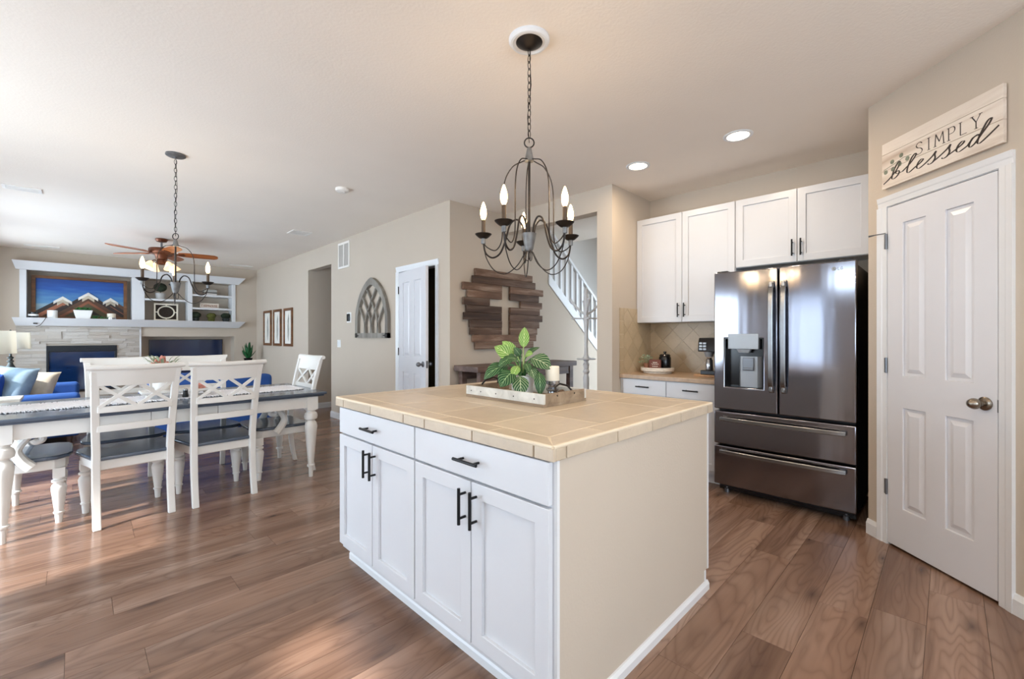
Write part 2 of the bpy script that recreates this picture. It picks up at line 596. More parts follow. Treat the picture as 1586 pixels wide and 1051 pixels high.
        for i in range(n):
            for j in range(n):
                s.face([A[i, j, 1], A[i, j + 1, 1], A[i + 1, j + 1, 1], A[i + 1, j, 1]])
                s.face([A[i, j, -1], A[i + 1, j, -1], A[i + 1, j + 1, -1], A[i, j + 1, -1]])
        return s

    def leaf(s, base, tip, normal, width, droop=0.15, fold=0.1, nu=10, nv=6, power=0.85, thick=0.0012):
        if s.uv is None:
            s.uv = s.bm.loops.layers.uv.new('UVMap')
        base, tip = Vector(base), Vector(tip)
        y = tip - base
        L = y.length
        y.normalize()
        z = Vector(normal)
        z = (z - y * z.dot(y)).normalized()
        x = y.cross(z)
        sheets = []
        for off in (thick / 2, -thick / 2):
            g = {}
            for i in range(nu + 1):
                u = i / nu
                hw = width / 2 * max(0.0, math.sin(math.pi * u ** power)) ** 0.75
                if i in (0, nu):
                    hw = width * 0.012
                for j in range(nv + 1):
                    v = -1 + 2 * j / nv
                    p = base + y * (u * L) + x * (v * hw) + z * (droop * L * math.sin(math.pi * u) + fold * abs(v) * hw + off)
                    g[i, j] = (s.bm.verts.new(p), (u, (v + 1) / 2))
            sheets.append(g)
            for i in range(nu):
                for j in range(nv):
                    q = [g[i, j], g[i + 1, j], g[i + 1, j + 1], g[i, j + 1]]
                    if off < 0:
                        q = q[::-1]
                    f = s.face([a[0] for a in q])
                    if f:
                        for lp, a in zip(f.loops, q):
                            lp[s.uv].uv = a[1]
        a, b = sheets
        rim = [(i, 0) for i in range(nu + 1)] + [(nu, j) for j in range(1, nv + 1)] + [(i, nv) for i in range(nu - 1, -1, -1)] + [(0, j) for j in range(nv - 1, 0, -1)]
        for k in range(len(rim)):
            p, q = rim[k], rim[(k + 1) % len(rim)]
            s.face([a[p][0], b[p][0], b[q][0], a[q][0]])
        return s

    def build(s, name, mat, parent=None, bevel=0.0, smooth=True, loc=None, rot=None, seg=2, angle=35, norm=True):
        if norm:
            bmesh.ops.recalc_face_normals(s.bm, faces=s.bm.faces)
        me = bpy.data.meshes.new(name)
        s.bm.to_mesh(me)
        s.bm.free()
        mats = mat if isinstance(mat, (list, tuple)) else [mat]
        for m in mats:
            me.materials.append(m)
        if smooth:
            me.polygons.foreach_set('use_smooth', [True] * len(me.polygons))
            me.set_sharp_from_angle(angle=R(angle))
        o = bpy.data.objects.new(name, me)
        COL.objects.link(o)
        if parent is not None:
            o.parent = parent
        if loc is not None:
            o.location = loc
        if rot is not None:
            o.rotation_euler = rot if isinstance(rot, tuple) else (0, 0, rot)
        if bevel:
            b = o.modifiers.new('edge_softening', 'BEVEL')
            b.width = bevel
            b.segments = seg
            b.limit_method = 'ANGLE'
            b.angle_limit = R(40)
        return o


def tag(o, label, cat, group=None):
    o['label'] = label
    o['category'] = cat
    if group:
        o['group'] = group
    return o


def thing(name, label, cat, loc=(0, 0, 0), rz=0.0, group=None):
    o = bpy.data.objects.new(name, None)
    o.empty_display_size = 0.05
    COL.objects.link(o)
    o.location = loc
    o.rotation_euler = (0, 0, rz)
    return tag(o, label, cat, group)


def struct(o):
    o['kind'] = 'structure'
    return o


def dup(root, loc, rz, label, group=None):
    r = root.copy()
    COL.objects.link(r)
    r.location = loc
    r.rotation_euler = (0, 0, rz)
    r['label'] = label
    if group:
        r['group'] = group
    for ch in list(root.children):
        c = ch.copy()
        COL.objects.link(c)
        c.parent = r
        for g in list(ch.children):
            d = g.copy()
            COL.objects.link(d)
            d.parent = c
    return r


def crom(pts, k=6, closed=False):
    pts = [Vector(p) for p in pts]
    n = len(pts)
    out = []
    for i in range(n if closed else n - 1):
        p0 = pts[(i - 1) % n] if (closed or i > 0) else pts[0]
        p1, p2 = pts[i], pts[(i + 1) % n]
        p3 = pts[(i + 2) % n] if (closed or i + 2 < n) else pts[-1]
        for j in range(k):
            t = j / k
            out.append(0.5 * ((2 * p1) + (p2 - p0) * t + (2 * p0 - 5 * p1 + 4 * p2 - p3) * t * t + (3 * p1 - p0 - 3 * p2 + p3) * t ** 3))
    if not closed:
        out.append(pts[-1])
    return out


S45 = math.sqrt(0.5)
FW = Vector((S45, S45, 0))
RT = Vector((S45, -S45, 0))
CEIL = 2.74
# ================================================================== SETTING
# floor of individual planks running along X
fb = MB()
fb.box(-2.1, 7.4, -2.6, 11.4, -0.12, -0.012)
for f in fb.bm.faces:
    f.material_index = 1
pw = 0.187
y = -2.6 + 0.05
row = 0
while y < 11.4:
    x = -2.1 - random.uniform(0, 1.2)
    while x < 7.4:
        x1 = x + 1.22
        a, b = max(x, -2.1) + 0.0006, min(x1, 7.4) - 0.0006
        if b - a > 0.02:
            fb.box(a, b, y + 0.0007, min(y + pw, 11.4) - 0.0007, -0.012, 0.0)
        x = x1
    y += pw
    row += 1
struct(fb.build('floor', [M['floor'], M['sub']], smooth=False))

# ceiling (great room, kitchen, hall) and the tall foyer
cb = MB()
cb.box(-2.1, 5.5, -2.6, 11.4, CEIL, CEIL + 0.15)
struct(cb.build('ceiling', M['ceil'], smooth=False))
struct(MB().box(5.4, 7.4, 2.2, 5.1, 5.2, 5.35).build('ceiling_foyer', M['ceil'], smooth=False))


def wall(name, loc, rz, xs, zs, thick, holes=(), mat='wall'):
    """local x to the right, room side at y=0, body behind"""
    o = MB().grid(xs, zs, 0.0, thick, holes).build(name, M[mat], smooth=False, loc=loc, rot=rz)
    return struct(o)


H = (0, CEIL)
wall('wall_picture', (2.86, 3.81, 0), R(-90), (-7.12, 0.0), H, 0.12, [(-1.04, -0.26, -0.01, 2.07), (-4.061, -3.092, -0.01, 2.412)])
# fireplace wall with its niches
NICHE = [(-0.586, 0.758, 1.581, 2.393), (0.934, 1.614, 1.581, 2.385), (1.683, 2.385, 1.581, 2.385), (0.892, 2.43, 0.40, 1.267), (-0.354, 0.541, 0.30, 1.107)]
wall('wall_fireplace', (0, 10.93, 0), 0, (-1.3, 2.98), H, 0.33, NICHE)
struct(MB().box(-1.3, 2.98, 11.26, 11.34, 0, CEIL).build('wall_niche', M['wall'], smooth=False))
wall('wall_living', (-1.12, 5.9, 0), R(90), (0.0, 5.1), H, 0.14, [(0.75, 2.35, 0.55, 2.35), (2.75, 4.35, 0.55, 2.35)])
wall('wall_nook', (-1.12, 5.9, 0), 0, (-0.9, 0.0), H, 0.12)
wall('wall_dining', (-1.9, -2.4, 0), R(90), (-0.1, 8.3), H, 0.14,
     [(0.7, 2.1, 1.05, 2.0), (3.3, 3.835, 2.09, 2.44), (3.9, 4.5, -0.01, 2.05), (5.3, 7.7, -0.01, 2.1)])  # first two openings are unseen and added: fill window, sun-patch slot
wall('wall_rear', (-1.9, -2.4, 0), R(180), (-4.9, 0.1), H, 0.14, [(-3.7, -0.5, 0.95, 2.25)])
wall('wall_right', (2.864, -0.389, 0), R(-90), (0, 2.1), H, 0.12)
PO = FW * 2.667 + RT * 2.30        # hinge corner of the pantry door
PANTRY = (PO.x, PO.y, 0)
PR = R(-135)
wall('wall_pantry', PANTRY, PR, (-0.15, 0.917), H, 0.12, [(-0.003, 0.612, -0.01, 2.058)])
struct(MB().box(3.66, 4.5, 0.246, 0.366, 0, CEIL).build('wall_fridge', M['wall'], smooth=False))
struct(MB().box(4.435, 4.55, 0.2, 2.4, 0, CEIL).build('wall_kitchen', M['wall'], smooth=False))
struct(MB().box(3.673, 5.5, 2.302, 2.475, 0, CEIL).build('wall_column', M['wall'], smooth=False))
struct(MB().box(3.673, 3.80, 2.475, 3.81, 2.512, CEIL).build('wall_header', M['wall'], smooth=False))


def stz(x):
    return 1.946 - 0.803 * (x - 4.539)


cw = MB()
cw.prism([(2.98, 0), (6.9, 0), (6.9, max(0.02, stz(6.9))), (4.539, 1.946), (4.539, CEIL), (2.98, CEIL)], 'y', 3.81, 3.93)
struct(cw.build('wall_cross', M['wall'], smooth=False))
struct(MB().box(4.3, 7.4, 4.85, 4.97, 0, 5.2).build('wall_stair', M['carpet'], smooth=False))
struct(MB().box(4.2, 4.32, 3.93, 4.97, 0, CEIL).build('wall_landing', M['wall'], smooth=False))
wall('wall_front', (7.2, 5.0, 0), R(-90), (0, 2.8), (0, 5.2), 0.12, [(1.4, 2.4, 3.6, 4.6)], mat='carpet')
wall('wall_foyer', (5.5, 2.475, 0), R(180), (-1.9, 0), (0, 5.2), 0.173, [(-1.8, -0.1, 0.2, 2.4)])
struct(MB().box(5.4, 5.5, 2.302, 4.97, CEIL + 0.15, 5.2).build('wall_upper', M['wall'], smooth=False))
# closet behind the ajar door, hallway behind the cased opening
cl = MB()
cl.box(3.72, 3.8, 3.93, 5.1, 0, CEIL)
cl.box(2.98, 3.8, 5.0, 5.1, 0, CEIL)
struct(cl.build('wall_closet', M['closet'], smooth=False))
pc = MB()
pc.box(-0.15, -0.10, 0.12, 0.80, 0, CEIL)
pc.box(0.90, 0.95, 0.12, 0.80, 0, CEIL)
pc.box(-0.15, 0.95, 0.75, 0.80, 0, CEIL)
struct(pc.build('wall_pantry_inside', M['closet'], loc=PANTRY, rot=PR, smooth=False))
hw = MB()
hw.box(2.98, 5.6, 7.871, 7.98, 0, CEIL)
hw.box(2.98, 5.6, 6.70, 6.80, 0, CEIL)
hw.box(5.5, 5.6, 6.8, 7.871, 0, CEIL)
struct(hw.build('wall_hallway', M['wall'], smooth=False))
struct(MB().box(3.35, 5.6, 6.80, 7.871, 2.38, CEIL).build('ceiling_hallway', M['wall'], smooth=False))


def baseboard(name, loc, rz, x0, x1, h=0.095):
    o = MB().prism([(0, 0), (-0.016, 0), (-0.016, h - 0.025), (-0.010, h - 0.012), (-0.006, h), (0, h)], 'x', x0, x1).build(name, M['trim'], loc=loc, rot=rz, smooth=False)
    return struct(o)


baseboard('baseboard_picture', (2.86, 3.81, 0), R(-90), -3.092, -1.115)
baseboard('baseboard_picture_far', (2.86, 3.81, 0), R(-90), -7.12, -4.061)
baseboard('baseboard_corner', (2.86, 3.81, 0), R(-90), -0.185, 0.0)
baseboard('baseboard_hallway', (2.98, 7.871, 0), 0, -0.10, 2.5)
baseboard('baseboard_cross', (2.86, 3.81, 0), 0, 0, 4.0)
baseboard('baseboard_pantry', PANTRY, PR, -0.15, -0.068)
baseboard('baseboard_pantry_near', PANTRY, PR, 0.672, 0.917)
baseboard('baseboard_fireplace', (0, 10.93, 0), 0, -1.12, 2.86)
baseboard('baseboard_jamb', (3.673, 2.475, 0), R(-90), 0, 0.173)


def casing(name, loc, rz, x0, x1, top, wd=0.062):
    b = MB()
    prof = [(0, 0.0), (wd, 0.0), (wd, -0.018), (wd * 0.55, -0.014), (wd * 0.45, -0.011), (0.004, -0.009), (0, -0.009)]
    for sgn, xx in ((-1, x0), (1, x1)):
        b.prism([(xx + sgn * p[0], p[1]) for p in prof], 'z', 0, top)
    b.prism([(p[1], top + p[0]) for p in prof], 'x', x0 - wd, x1 + wd)
    # jamb lining
    b.box(x0 - 0.0, x0 + 0.003, 0.0, 0.11, 0, top)
    b.box(x1 - 0.003, x1, 0.0, 0.11, 0, top)
    b.box(x0, x1, 0.0, 0.11, top - 0.003, top)
    return struct(b.build(name, M['trim'], loc=loc, rot=rz, smooth=False))


casing('trim_pantry', PANTRY, PR, -0.003, 0.612, 2.058)
casing('trim_closet', (2.86, 3.81, 0), R(-90), -1.04, -0.26, 2.07)


def window(name, loc, rz, x0, x1, z0, z1, mull=1):
    b = MB()
    n = mull
    hs = []
    wd = (x1 - x0) / n
    for i in range(n):
        hs.append((x0 + i * wd + 0.045, x0 + (i + 1) * wd - 0.045, z0 + 0.045, z1 - 0.045))
    b.grid((x0, x1), (z0, z1), 0.05, 0.10, hs)
    return struct(b.build(name, M['trim'], loc=loc, rot=rz, smooth=False))


window('window_1', (-1.12, 5.9, 0), R(90), 0.75, 2.35, 0.55, 2.35, 2)
window('window_2', (-1.12, 5.9, 0), R(90), 2.75, 4.35, 0.55, 2.35, 2)
window('window_3', (-1.9, -2.4, 0), R(90), 5.3, 7.7, 0.0, 2.1, 2)
window('window_added_rear', (-1.9, -2.4, 0), R(180), -3.7, -0.5, 0.95, 2.25, 3)  # unseen rear window, added for fill light
window('window_added_sink', (-1.9, -2.4, 0), R(90), 0.7, 2.1, 1.05, 2.0, 2)  # unseen window, added to light the island front and ceiling
window('window_5', (7.2, 5.0, 0), R(-90), 1.4, 2.4, 3.6, 4.6, 2)
window('window_added_entry', (5.5, 2.475, 0), R(180), -1.8, -0.1, 0.2, 2.4, 2)  # unseen window, added to light the wall under the stairs
window('window_6', (-1.9, -2.4, 0), R(90), 3.9, 4.5, 0.0, 2.05, 1)
cu = MB()  # unseen curtain, added to stop direct sun and glow softly
pts = [(-1.86 + 0.018 * math.sin(i * 1.35), 1.46 + i * 0.01) for i in range(69)]
cu.prism(pts + [(p[0] - 0.002, p[1]) for p in pts[::-1]], 'z', 0.02, 2.12)
tag(cu.build('added_sun_curtain', curtain_mat()), 'added white sheer curtain blocking the sun at the narrow glass door', 'curtain')

# ================================================================== DOORS AND SIGN
def panel_door(root, wd, ht, z0, px, pz):
    """slab with raised panels; front face y=0, body behind; px, pz = lists of (start,end)"""
    holes = [(a, b, c, d) for a, b in px for c, d in pz]
    b = MB()
    b.grid((0.0, wd), (z0, ht), 0.0, 0.034, holes)
    for a, bb, c, d in holes:
        b.box(a, bb, 0.010, 0.026, c, d)
        # raised centre, sloping edges
        q = 0.016
        m = 0.040
        p0 = [(a + q, 0.010, c + q), (bb - q, 0.010, c + q), (bb - q, 0.010, d - q), (a + q, 0.010, d - q)]
        p1 = [(a + m, 0.002, c + m), (bb - m, 0.002, c + m), (bb - m, 0.002, d - m), (a + m, 0.002, d - m)]
        b.hexa(p0[::1] + p1[::1])
    return b.build('door_panel', M['door'], root, bevel=0.0025, smooth=False)


def knob(root, x, z, mat, egg=True, y0=0.0, sgn=-1):
    rotm = Matrix.Rotation(R(90) if sgn < 0 else R(-90), 3, 'X')
    b = MB()
    b.lathe([(0.001, 0.0), (0.033, 0.0), (0.033, 0.006), (0.026, 0.011), (0.013, 0.014), (0.012, 0.03), (0.018, 0.036), (0.026, 0.048), (0.027, 0.058), (0.02, 0.074), (0.008, 0.082), (0.001, 0.083)], (x, y0, z), 20, rotm)
    return b.build('door_knob', mat, root)


d1 = thing('door_1', 'closed white four-panel pantry door beneath the wooden sign', 'door', PANTRY, PR)
struct(d1)
d1.location = (PO - RT * 0.006).to_tuple()
panel_door(d1, 0.605, 2.05, 0.014, [(0.105, 0.245), (0.357, 0.497)], [(0.25, 0.845), (1.035, 1.935)])
knob(d1, 0.552, 0.94, M['nickel'])
lt = MB().box(0.604, 0.608, 0.0, 0.025, 0.905, 0.965)
lt.build('latch_plate', M['hinge'], d1)
for z in (1.846, 1.09, 0.35):
    hg = MB().box(-0.022, -0.002, -0.004, 0.004, z - 0.045, z + 0.045)
    hg.tube([(-0.002, -0.006, z - 0.047), (-0.002, -0.006, z + 0.047)], 0.006, 8)
    ho = hg.build('hinge', M['hinge'], d1)
    if z > 1.5:
        MB().tube([(-0.004, -0.008, z + 0.05), (-0.03, -0.05, z + 0.045), (-0.05, -0.075, z + 0.04)], [0.003, 0.003, 0.006], 8).build('door_stop', M['hinge'], ho)

d2 = thing('door_2', 'white closet door standing ajar in the long hall wall', 'door', (2.852, 4.847, 0), R(-90 - 8.5))
struct(d2)
panel_door(d2, 0.765, 2.055, 0.012, [(0.12, 0.315), (0.45, 0.645)], [(0.25, 0.84), (1.03, 1.92)])
knob(d2, 0.70, 0.955, M['hinge'])
knob(d2, 0.70, 0.955, M['hinge'], y0=0.034, sgn=1)
MB().box(0.7645, 0.7665, 0.006, 0.028, 0.915, 0.995).build('latch_plate', M['hinge'], d2)
for z in (1.84, 1.08, 0.35):
    hg = MB().box(-0.022, -0.002, -0.004, 0.004, z - 0.045, z + 0.045)
    hg.tube([(-0.002, -0.006, z - 0.047), (-0.002, -0.006, z + 0.047)], 0.006, 8)
    hg.build('hinge', M['iron'], d2)


def ribbon(b, pts, nib, y0, y1, minw=0.0012):
    """calligraphic stroke in x-z: pen nib vector swept along pts, raised from y0 to y1"""
    n = len(pts)
    L = []
    for i, p in enumerate(pts):
        a = pts[max(0, i - 1)]
        c = pts[min(n - 1, i + 1)]
        d = Vector((c[0] - a[0], c[1] - a[1]))
        d = d.normalized() if d.length > 1e-9 else Vector((1, 0))
        nx, nz = -d.y, d.x
        wv = max(abs(nx * nib[0] + nz * nib[1]), minw)
        L.append(((p[0] + nx * wv, p[1] + nz * wv), (p[0] - nx * wv, p[1] - nz * wv)))
    prev = None
    for (a, c) in L:
        q = [b.bm.verts.new((a[0], y0, a[1])), b.bm.verts.new((c[0], y0, c[1])), b.bm.verts.new((c[0], y1, c[1])), b.bm.verts.new((a[0], y1, a[1]))]
        if prev:
            for k in range(4):
                b.face([prev[k], prev[(k + 1) % 4], q[(k + 1) % 4], q[k]])
        else:
            b.face(q)
        prev = q
    b.face(prev[::-1])


def smooth2(pts, k=6):
    return [(v.x, v.y) for v in crom([(p[0], p[1], 0) for p in pts], k)]


def block(b, txt, x, z, h, adv, nib, y0, y1, serif=True):
    """simple drawn capitals; unit box 1 high, ~0.7 wide"""
    G = {
        'S': ([[(0.62, 0.86), (0.46, 1.0), (0.22, 0.98), (0.08, 0.8), (0.2, 0.6), (0.5, 0.46), (0.64, 0.26), (0.52, 0.05), (0.26, 0.0), (0.06, 0.12)]], True),
        'I': ([[(0.3, 0), (0.3, 1)]], False),
        'M': ([[(0.05, 0), (0.12, 1), (0.42, 0.3), (0.72, 1), (0.8, 0)]], False),
        'P': ([[(0.12, 0), (0.12, 1)], [(0.12, 1), (0.5, 0.98), (0.62, 0.76), (0.5, 0.52), (0.12, 0.5)]], True),
        'L': ([[(0.12, 1), (0.12, 0), (0.6, 0)]], False),
        'Y': ([[(0.05, 1), (0.36, 0.48), (0.36, 0)], [(0.68, 1), (0.36, 0.48)]], False),
        'G': ([[(0.64, 0.82), (0.5, 0.97), (0.26, 0.98), (0.08, 0.72), (0.08, 0.28), (0.26, 0.02), (0.5, 0.03), (0.64, 0.2), (0.64, 0.46), (0.4, 0.46)]], False),
        'F': ([[(0.12, 0), (0.12, 1), (0.6, 1)], [(0.12, 0.52), (0.5, 0.52)]], False),
        'A': ([[(0.04, 0), (0.36, 1), (0.68, 0)], [(0.16, 0.36), (0.56, 0.36)]], False),
        'R': ([[(0.12, 0), (0.12, 1), (0.5, 0.98), (0.6, 0.76), (0.5, 0.52), (0.12, 0.5)], [(0.34, 0.5), (0.64, 0)]], False),
        'H': ([[(0.1, 0), (0.1, 1)], [(0.62, 0), (0.62, 1)], [(0.1, 0.5), (0.62, 0.5)]], False),
        'O': ([[(0.36, 1), (0.1, 0.78), (0.08, 0.3), (0.36, 0), (0.64, 0.3), (0.62, 0.78), (0.36, 1)]], True),
        'U': ([[(0.1, 1), (0.1, 0.25), (0.36, 0), (0.62, 0.25), (0.62, 1)]], False),
        'E': ([[(0.6, 1), (0.12, 1), (0.12, 0), (0.6, 0)], [(0.12, 0.5), (0.5, 0.5)]], False),
    }
    for ch in txt:
        strokes, sm = G[ch]
        for st in strokes:
            pp = [(x + p[0] * h, z + p[1] * h) for p in st]
            if sm:
                ribbon(b, smooth2(pp, 5), nib, y0, y1)
            else:
                for a, c in zip(pp, pp[1:]):
                    ribbon(b, [a, c], nib, y0, y1)
            if serif and ch in 'IMPLY':
                for p in (st[0], st[-1]):
                    if p[1] in (0, 1) and not (ch == 'L' and p[0] > 0.5) and not (ch == 'P' and st is strokes[1]):
                        ribbon(b, [(x + p[0] * h - 0.13 * h, z + p[1] * h), (x + p[0] * h + 0.13 * h, z + p[1] * h)], nib, y0, y1)
        x += adv * h * (1.16 if ch == 'M' and serif else 0.86 if ch == 'I' else 1.0)


sg = thing('wooden_sign', 'whitewashed wooden plank sign lettered simply blessed above the pantry door', 'sign', (PANTRY[0], PANTRY[1], 2.165), PR)
b = MB()
for i, (za, zb) in enumerate(((0, 0.108), (0.110, 0.206), (0.208, 0.275))):
    b.box(-0.018, 0.644, -0.024, -0.006, za, zb)
b.build('board', M['signwood'], sg, bevel=0.001, smooth=False)
for xx in (0.02, 0.56):
    MB().box(xx, xx + 0.04, -0.007, 0.0, 0.02, 0.25).build('batten', M['signwood'], sg, smooth=False)
b = MB()
block(b, 'SIMPLY', 0.205, 0.120, 0.064, 0.93, (0.0022, 0.0010), -0.0252, -0.0240)
b.build('lettering', M['ink'], sg, smooth=False)
b = MB()
U = 0.043
SL = 0.42


def scr(pts, x0, z0, u=U):
    return smooth2([(x0 + (p[0] + SL * p[1]) * u, z0 + p[1] * u) for p in pts], 6)


W1 = [(-0.75, -0.25), (-0.3, 0.15), (0.2, 0.85), (0.42, 1.6), (0.34, 2.05), (0.12, 1.85), (-0.02, 1.0), (0.02, 0.25), (0.2, -0.02), (0.52, 0.1), (0.7, 0.5), (0.55, 0.85), (0.3, 0.75), (0.5, 0.5), (1.05, 0.5)]
W2 = [(1.05, 0.5), (1.6, 1.1), (1.95, 1.85), (1.85, 2.15), (1.6, 1.8), (1.5, 0.8), (1.6, 0.15), (1.85, 0.0), (2.3, 0.35)]
W3 = [(2.3, 0.35), (2.75, 0.65), (2.9, 0.95), (2.7, 1.05), (2.5, 0.75), (2.5, 0.25), (2.8, -0.02), (3.3, 0.3)]
W4 = [(3.3, 0.3), (3.75, 0.8), (3.95, 1.25), (3.95, 0.9), (4.1, 0.45), (4.0, 0.05), (3.7, -0.05), (3.55, 0.12)]
W5 = [(4.05, 0.1), (4.45, 0.4), (4.95, 0.9), (5.15, 1.3), (5.15, 0.92), (5.3, 0.45), (5.2, 0.05), (4.9, -0.05), (4.75, 0.12)]
W6 = [(5.25, 0.1), (5.7, 0.35), (6.2, 0.7), (6.3, 0.98), (6.1, 1.05), (5.9, 0.75), (5.9, 0.25), (6.2, -0.02), (6.75, 0.3)]
W7 = [(6.75, 0.3), (6.85, 0.6), (7.0, 0.95), (7.35, 0.95), (7.25, 1.08), (6.95, 0.85), (6.85, 0.35), (7.0, -0.02), (7.3, 0.2), (7.55, 0.9), (7.85, 1.7), (7.9, 2.25), (7.65, 2.1), (7.5, 1.2), (7.45, 0.35), (7.65, -0.02), (8.05, 0.3), (8.7, 1.1)]
for wv in (W1, W2, W3, W4, W5, W6, W7):
    ribbon(b, scr([(p[0] * 1.50, p[1]) for p in wv], 0.047, 0.041), (0.0046, -0.0016), -0.0252, -0.0240)
b.build('lettering', M['ink'], sg, smooth=False)
b = MB()
ribbon(b, [(-0.005, 0.115), (0.06, 0.125), (0.13, 0.142), (0.18, 0.138)], (0.0008, 0.0008), -0.0252, -0.024)
for px_, pz_ in ((0.01, 0.098), (0.055, 0.145), (0.06, 0.100), (0.105, 0.112), (0.115, 0.160), (0.155, 0.125)):
    b.lathe([(0.001, 0), (0.013, 0), (0.013, 0.0012), (0.001, 0.0012)], (px_, -0.024, pz_), 12, Matrix.Rotation(R(90), 3, 'X'))
b.build('painted_sprig', M['sage'], sg, smooth=False)

# ================================================================== KITCHEN
def shaker(name, root, x0, x1, z0, z1, y0=-0.02, th=0.02, fr=0.058, mat='cab'):
    b = MB()
    b.grid((x0, x1), (z0, z1), y0, y0 + th, [(x0 + fr, x1 - fr, z0 + fr, z1 - fr)])
    b.box(x0 + fr - 0.004, x1 - fr + 0.004, y0 + 0.013, y0 + th, z0 + fr - 0.004, z1 - fr + 0.004)
    return b.build(name, M[mat], root, bevel=0.0022, smooth=False)


def pull(root, x, z, y0, length, vertical=True, r=0.0062):
    b = MB()
    st = 0.032
    h = length / 2
    e = h * 0.66
    if vertical:
        b.tube([(x, y0 - st, z - h), (x, y0 - st, z + h)], r, 12)
        for s_ in (-e, e):
            b.tube([(x, y0, z + s_), (x, y0 - st, z + s_)], r * 0.8, 10)
    else:
        b.tube([(x - h, y0 - st, z), (x + h, y0 - st, z)], r, 12)
        for s_ in (-e, e):
            b.tube([(x + s_, y0, z), (x + s_, y0 - st, z)], r * 0.8, 10)
    return b.build('bar_pull', M['black'], root)


# island base cabinets; local x = viewer's right along -Y, y into the island
def island_unit(Yl, label):
    u = thing('island_cabinet', label, 'cabinet', (1.058, Yl, 0), R(-90), 'island base cabinets')
    W_ = 0.76
    b = MB().box(0.0, W_, 0.0, 0.58, 0.095, 0.879)
    b.box(0.0, W_, 0.062, 0.58, 0.0, 0.095)
    b.build('cabinet_body', M['cab'], u, smooth=False)
    dr = MB().box(0.004, W_ - 0.004, -0.022, -0.001, 0.737, 0.874).build('drawer_front', M['cab'], u, bevel=0.003, smooth=False)
    pull(dr, W_ * 0.5, 0.806, -0.022, 0.135, False)
    for k, (a, c, hx) in enumerate(((0.004, W_ / 2 - 0.003, W_ / 2 - 0.032), (W_ / 2 + 0.003, W_ - 0.004, W_ / 2 + 0.032))):
        d = shaker('cabinet_door', u, a, c, 0.127, 0.728, -0.022, 0.021)
        pull(d, hx, 0.635, -0.022, 0.135, True)
    return u


island_unit(2.393, 'white shaker island cabinet with two doors and a drawer, farther from the camera')
island_unit(1.632, 'white shaker island cabinet with two doors and a drawer, at the near corner')
tb = MB().prism([(0, 0), (-0.014, 0), (-0.014, 0.03), (-0.006, 0.042), (0, 0.042)], 'x', -0.012, 1.531)
tag(tb.build('island_toe_moulding', M['trim'], loc=(1.118, 2.405, 0), rot=R(-90), smooth=False), 'white toe moulding along the floor under the island doors', 'moulding')
ik = thing('island_back_cabinet', 'white back half of the kitchen island facing the fridge', 'cabinet', (1.645, 0.885, 0))
b = MB().box(0, 0.612, 0, 1.52, 0.095, 0.879)
b.box(0, 0.575, 0, 1.52, 0.0, 0.095)
b.build('cabinet_body', M['cab'], ik, smooth=False)
MB().box(0.612, 0.633, 0.002, 1.516, 0.10, 0.874).build('cabinet_door', M['cab'], ik, bevel=0.002, smooth=False)
ie = thing('island_end_panel', 'beige painted end panel of the kitchen island', 'panel', (1.058, 0.862, 0))
b = MB().prism([(0.012, 0.0), (1.163, 0.0), (1.163, 0.096), (1.195, 0.096), (1.195, 0.879), (0.012, 0.879)], 'y', 0.0, 0.0095)
b.build('panel', M['wall'], ie, smooth=False)
for (x0_, x1_, z0_, z1_) in ((0.0, 0.012, 0.0, 0.879), (1.195, 1.208, 0.096, 0.879), (1.160, 1.176, 0.0, 0.096)):
    MB().box(x0_, x1_, -0.003, 0.0095, z0_, z1_).build('corner_bead', M['trim'], ie, smooth=False)
MB().prism([(0, 0), (-0.014, 0), (-0.014, 0.03), (-0.006, 0.044), (0, 0.044)], 'x', 0.0, 1.19).build('base_moulding', M['trim'], ie, smooth=False)

ct = thing('island_countertop', 'beige ceramic tile countertop with tiled edge on the kitchen island', 'countertop', (0, 0, 0.88))
CX0, CX1, CY0, CY1 = 1.030, 2.307, 0.852, 2.430
b = MB().box(CX0 + 0.012, CX1 - 0.012, CY0 + 0.012, CY1 - 0.012, 0.0, 0.0487)
b.build('grout_bed', M['grout'], ct, smooth=False)
b = MB()
g = 0.0030
XS = [1.119, 1.432, 1.955, 2.220]
YS = [0.945, 1.252, 1.585, 1.918, 2.251, 2.338]
for i in range(len(XS) - 1):
    for j in range(len(YS) - 1):
        b.box(XS[i] + g, XS[i + 1] - g, YS[j] + g, YS[j + 1] - g, 0.03, 0.0495)
e = 0.010
# border tiles, mitred at the corners
yj = [CY0] + [1.16, 1.48, 1.68, 1.98, 2.28] + [CY1]
for (o0, i0) in ((CX0, XS[0]), (CX1, XS[-1])):
    for k in range(len(yj) - 1):
        a, c = yj[k], yj[k + 1]
        ai = a if k else YS[0]
        ci = c if k < len(yj) - 2 else YS[-1]
        sg_ = 1 if o0 < i0 else -1
        pts = [(o0 + sg_ * e, a + (g if k else e)), (o0 + sg_ * e, c - (g if k < len(yj) - 2 else e)), (i0 - sg_ * g, ci - g), (i0 - sg_ * g, ai + g)]
        b.prism(pts, 'z', 0.03, 0.0495)
xj = [CX0, 1.328, 1.517, 1.823, 2.03, CX1]
for (o0, i0) in ((CY0, YS[0]), (CY1, YS[-1])):
    for k in range(len(xj) - 1):
        a, c = xj[k], xj[k + 1]
        ai = a if k else XS[0]
        ci = c if k < len(xj) - 2 else XS[-1]
        sg_ = 1 if o0 < i0 else -1
        pts = [(a + (g if k else e), o0 + sg_ * e), (c - (g if k < len(xj) - 2 else e), o0 + sg_ * e), (ci - g, i0 - sg_ * g), (ai + g, i0 - sg_ * g)]
        b.prism(pts, 'z', 0.03, 0.0495)
b.build('surface_tiles', M['tile'], ct, bevel=0.002, smooth=False)
b = MB()
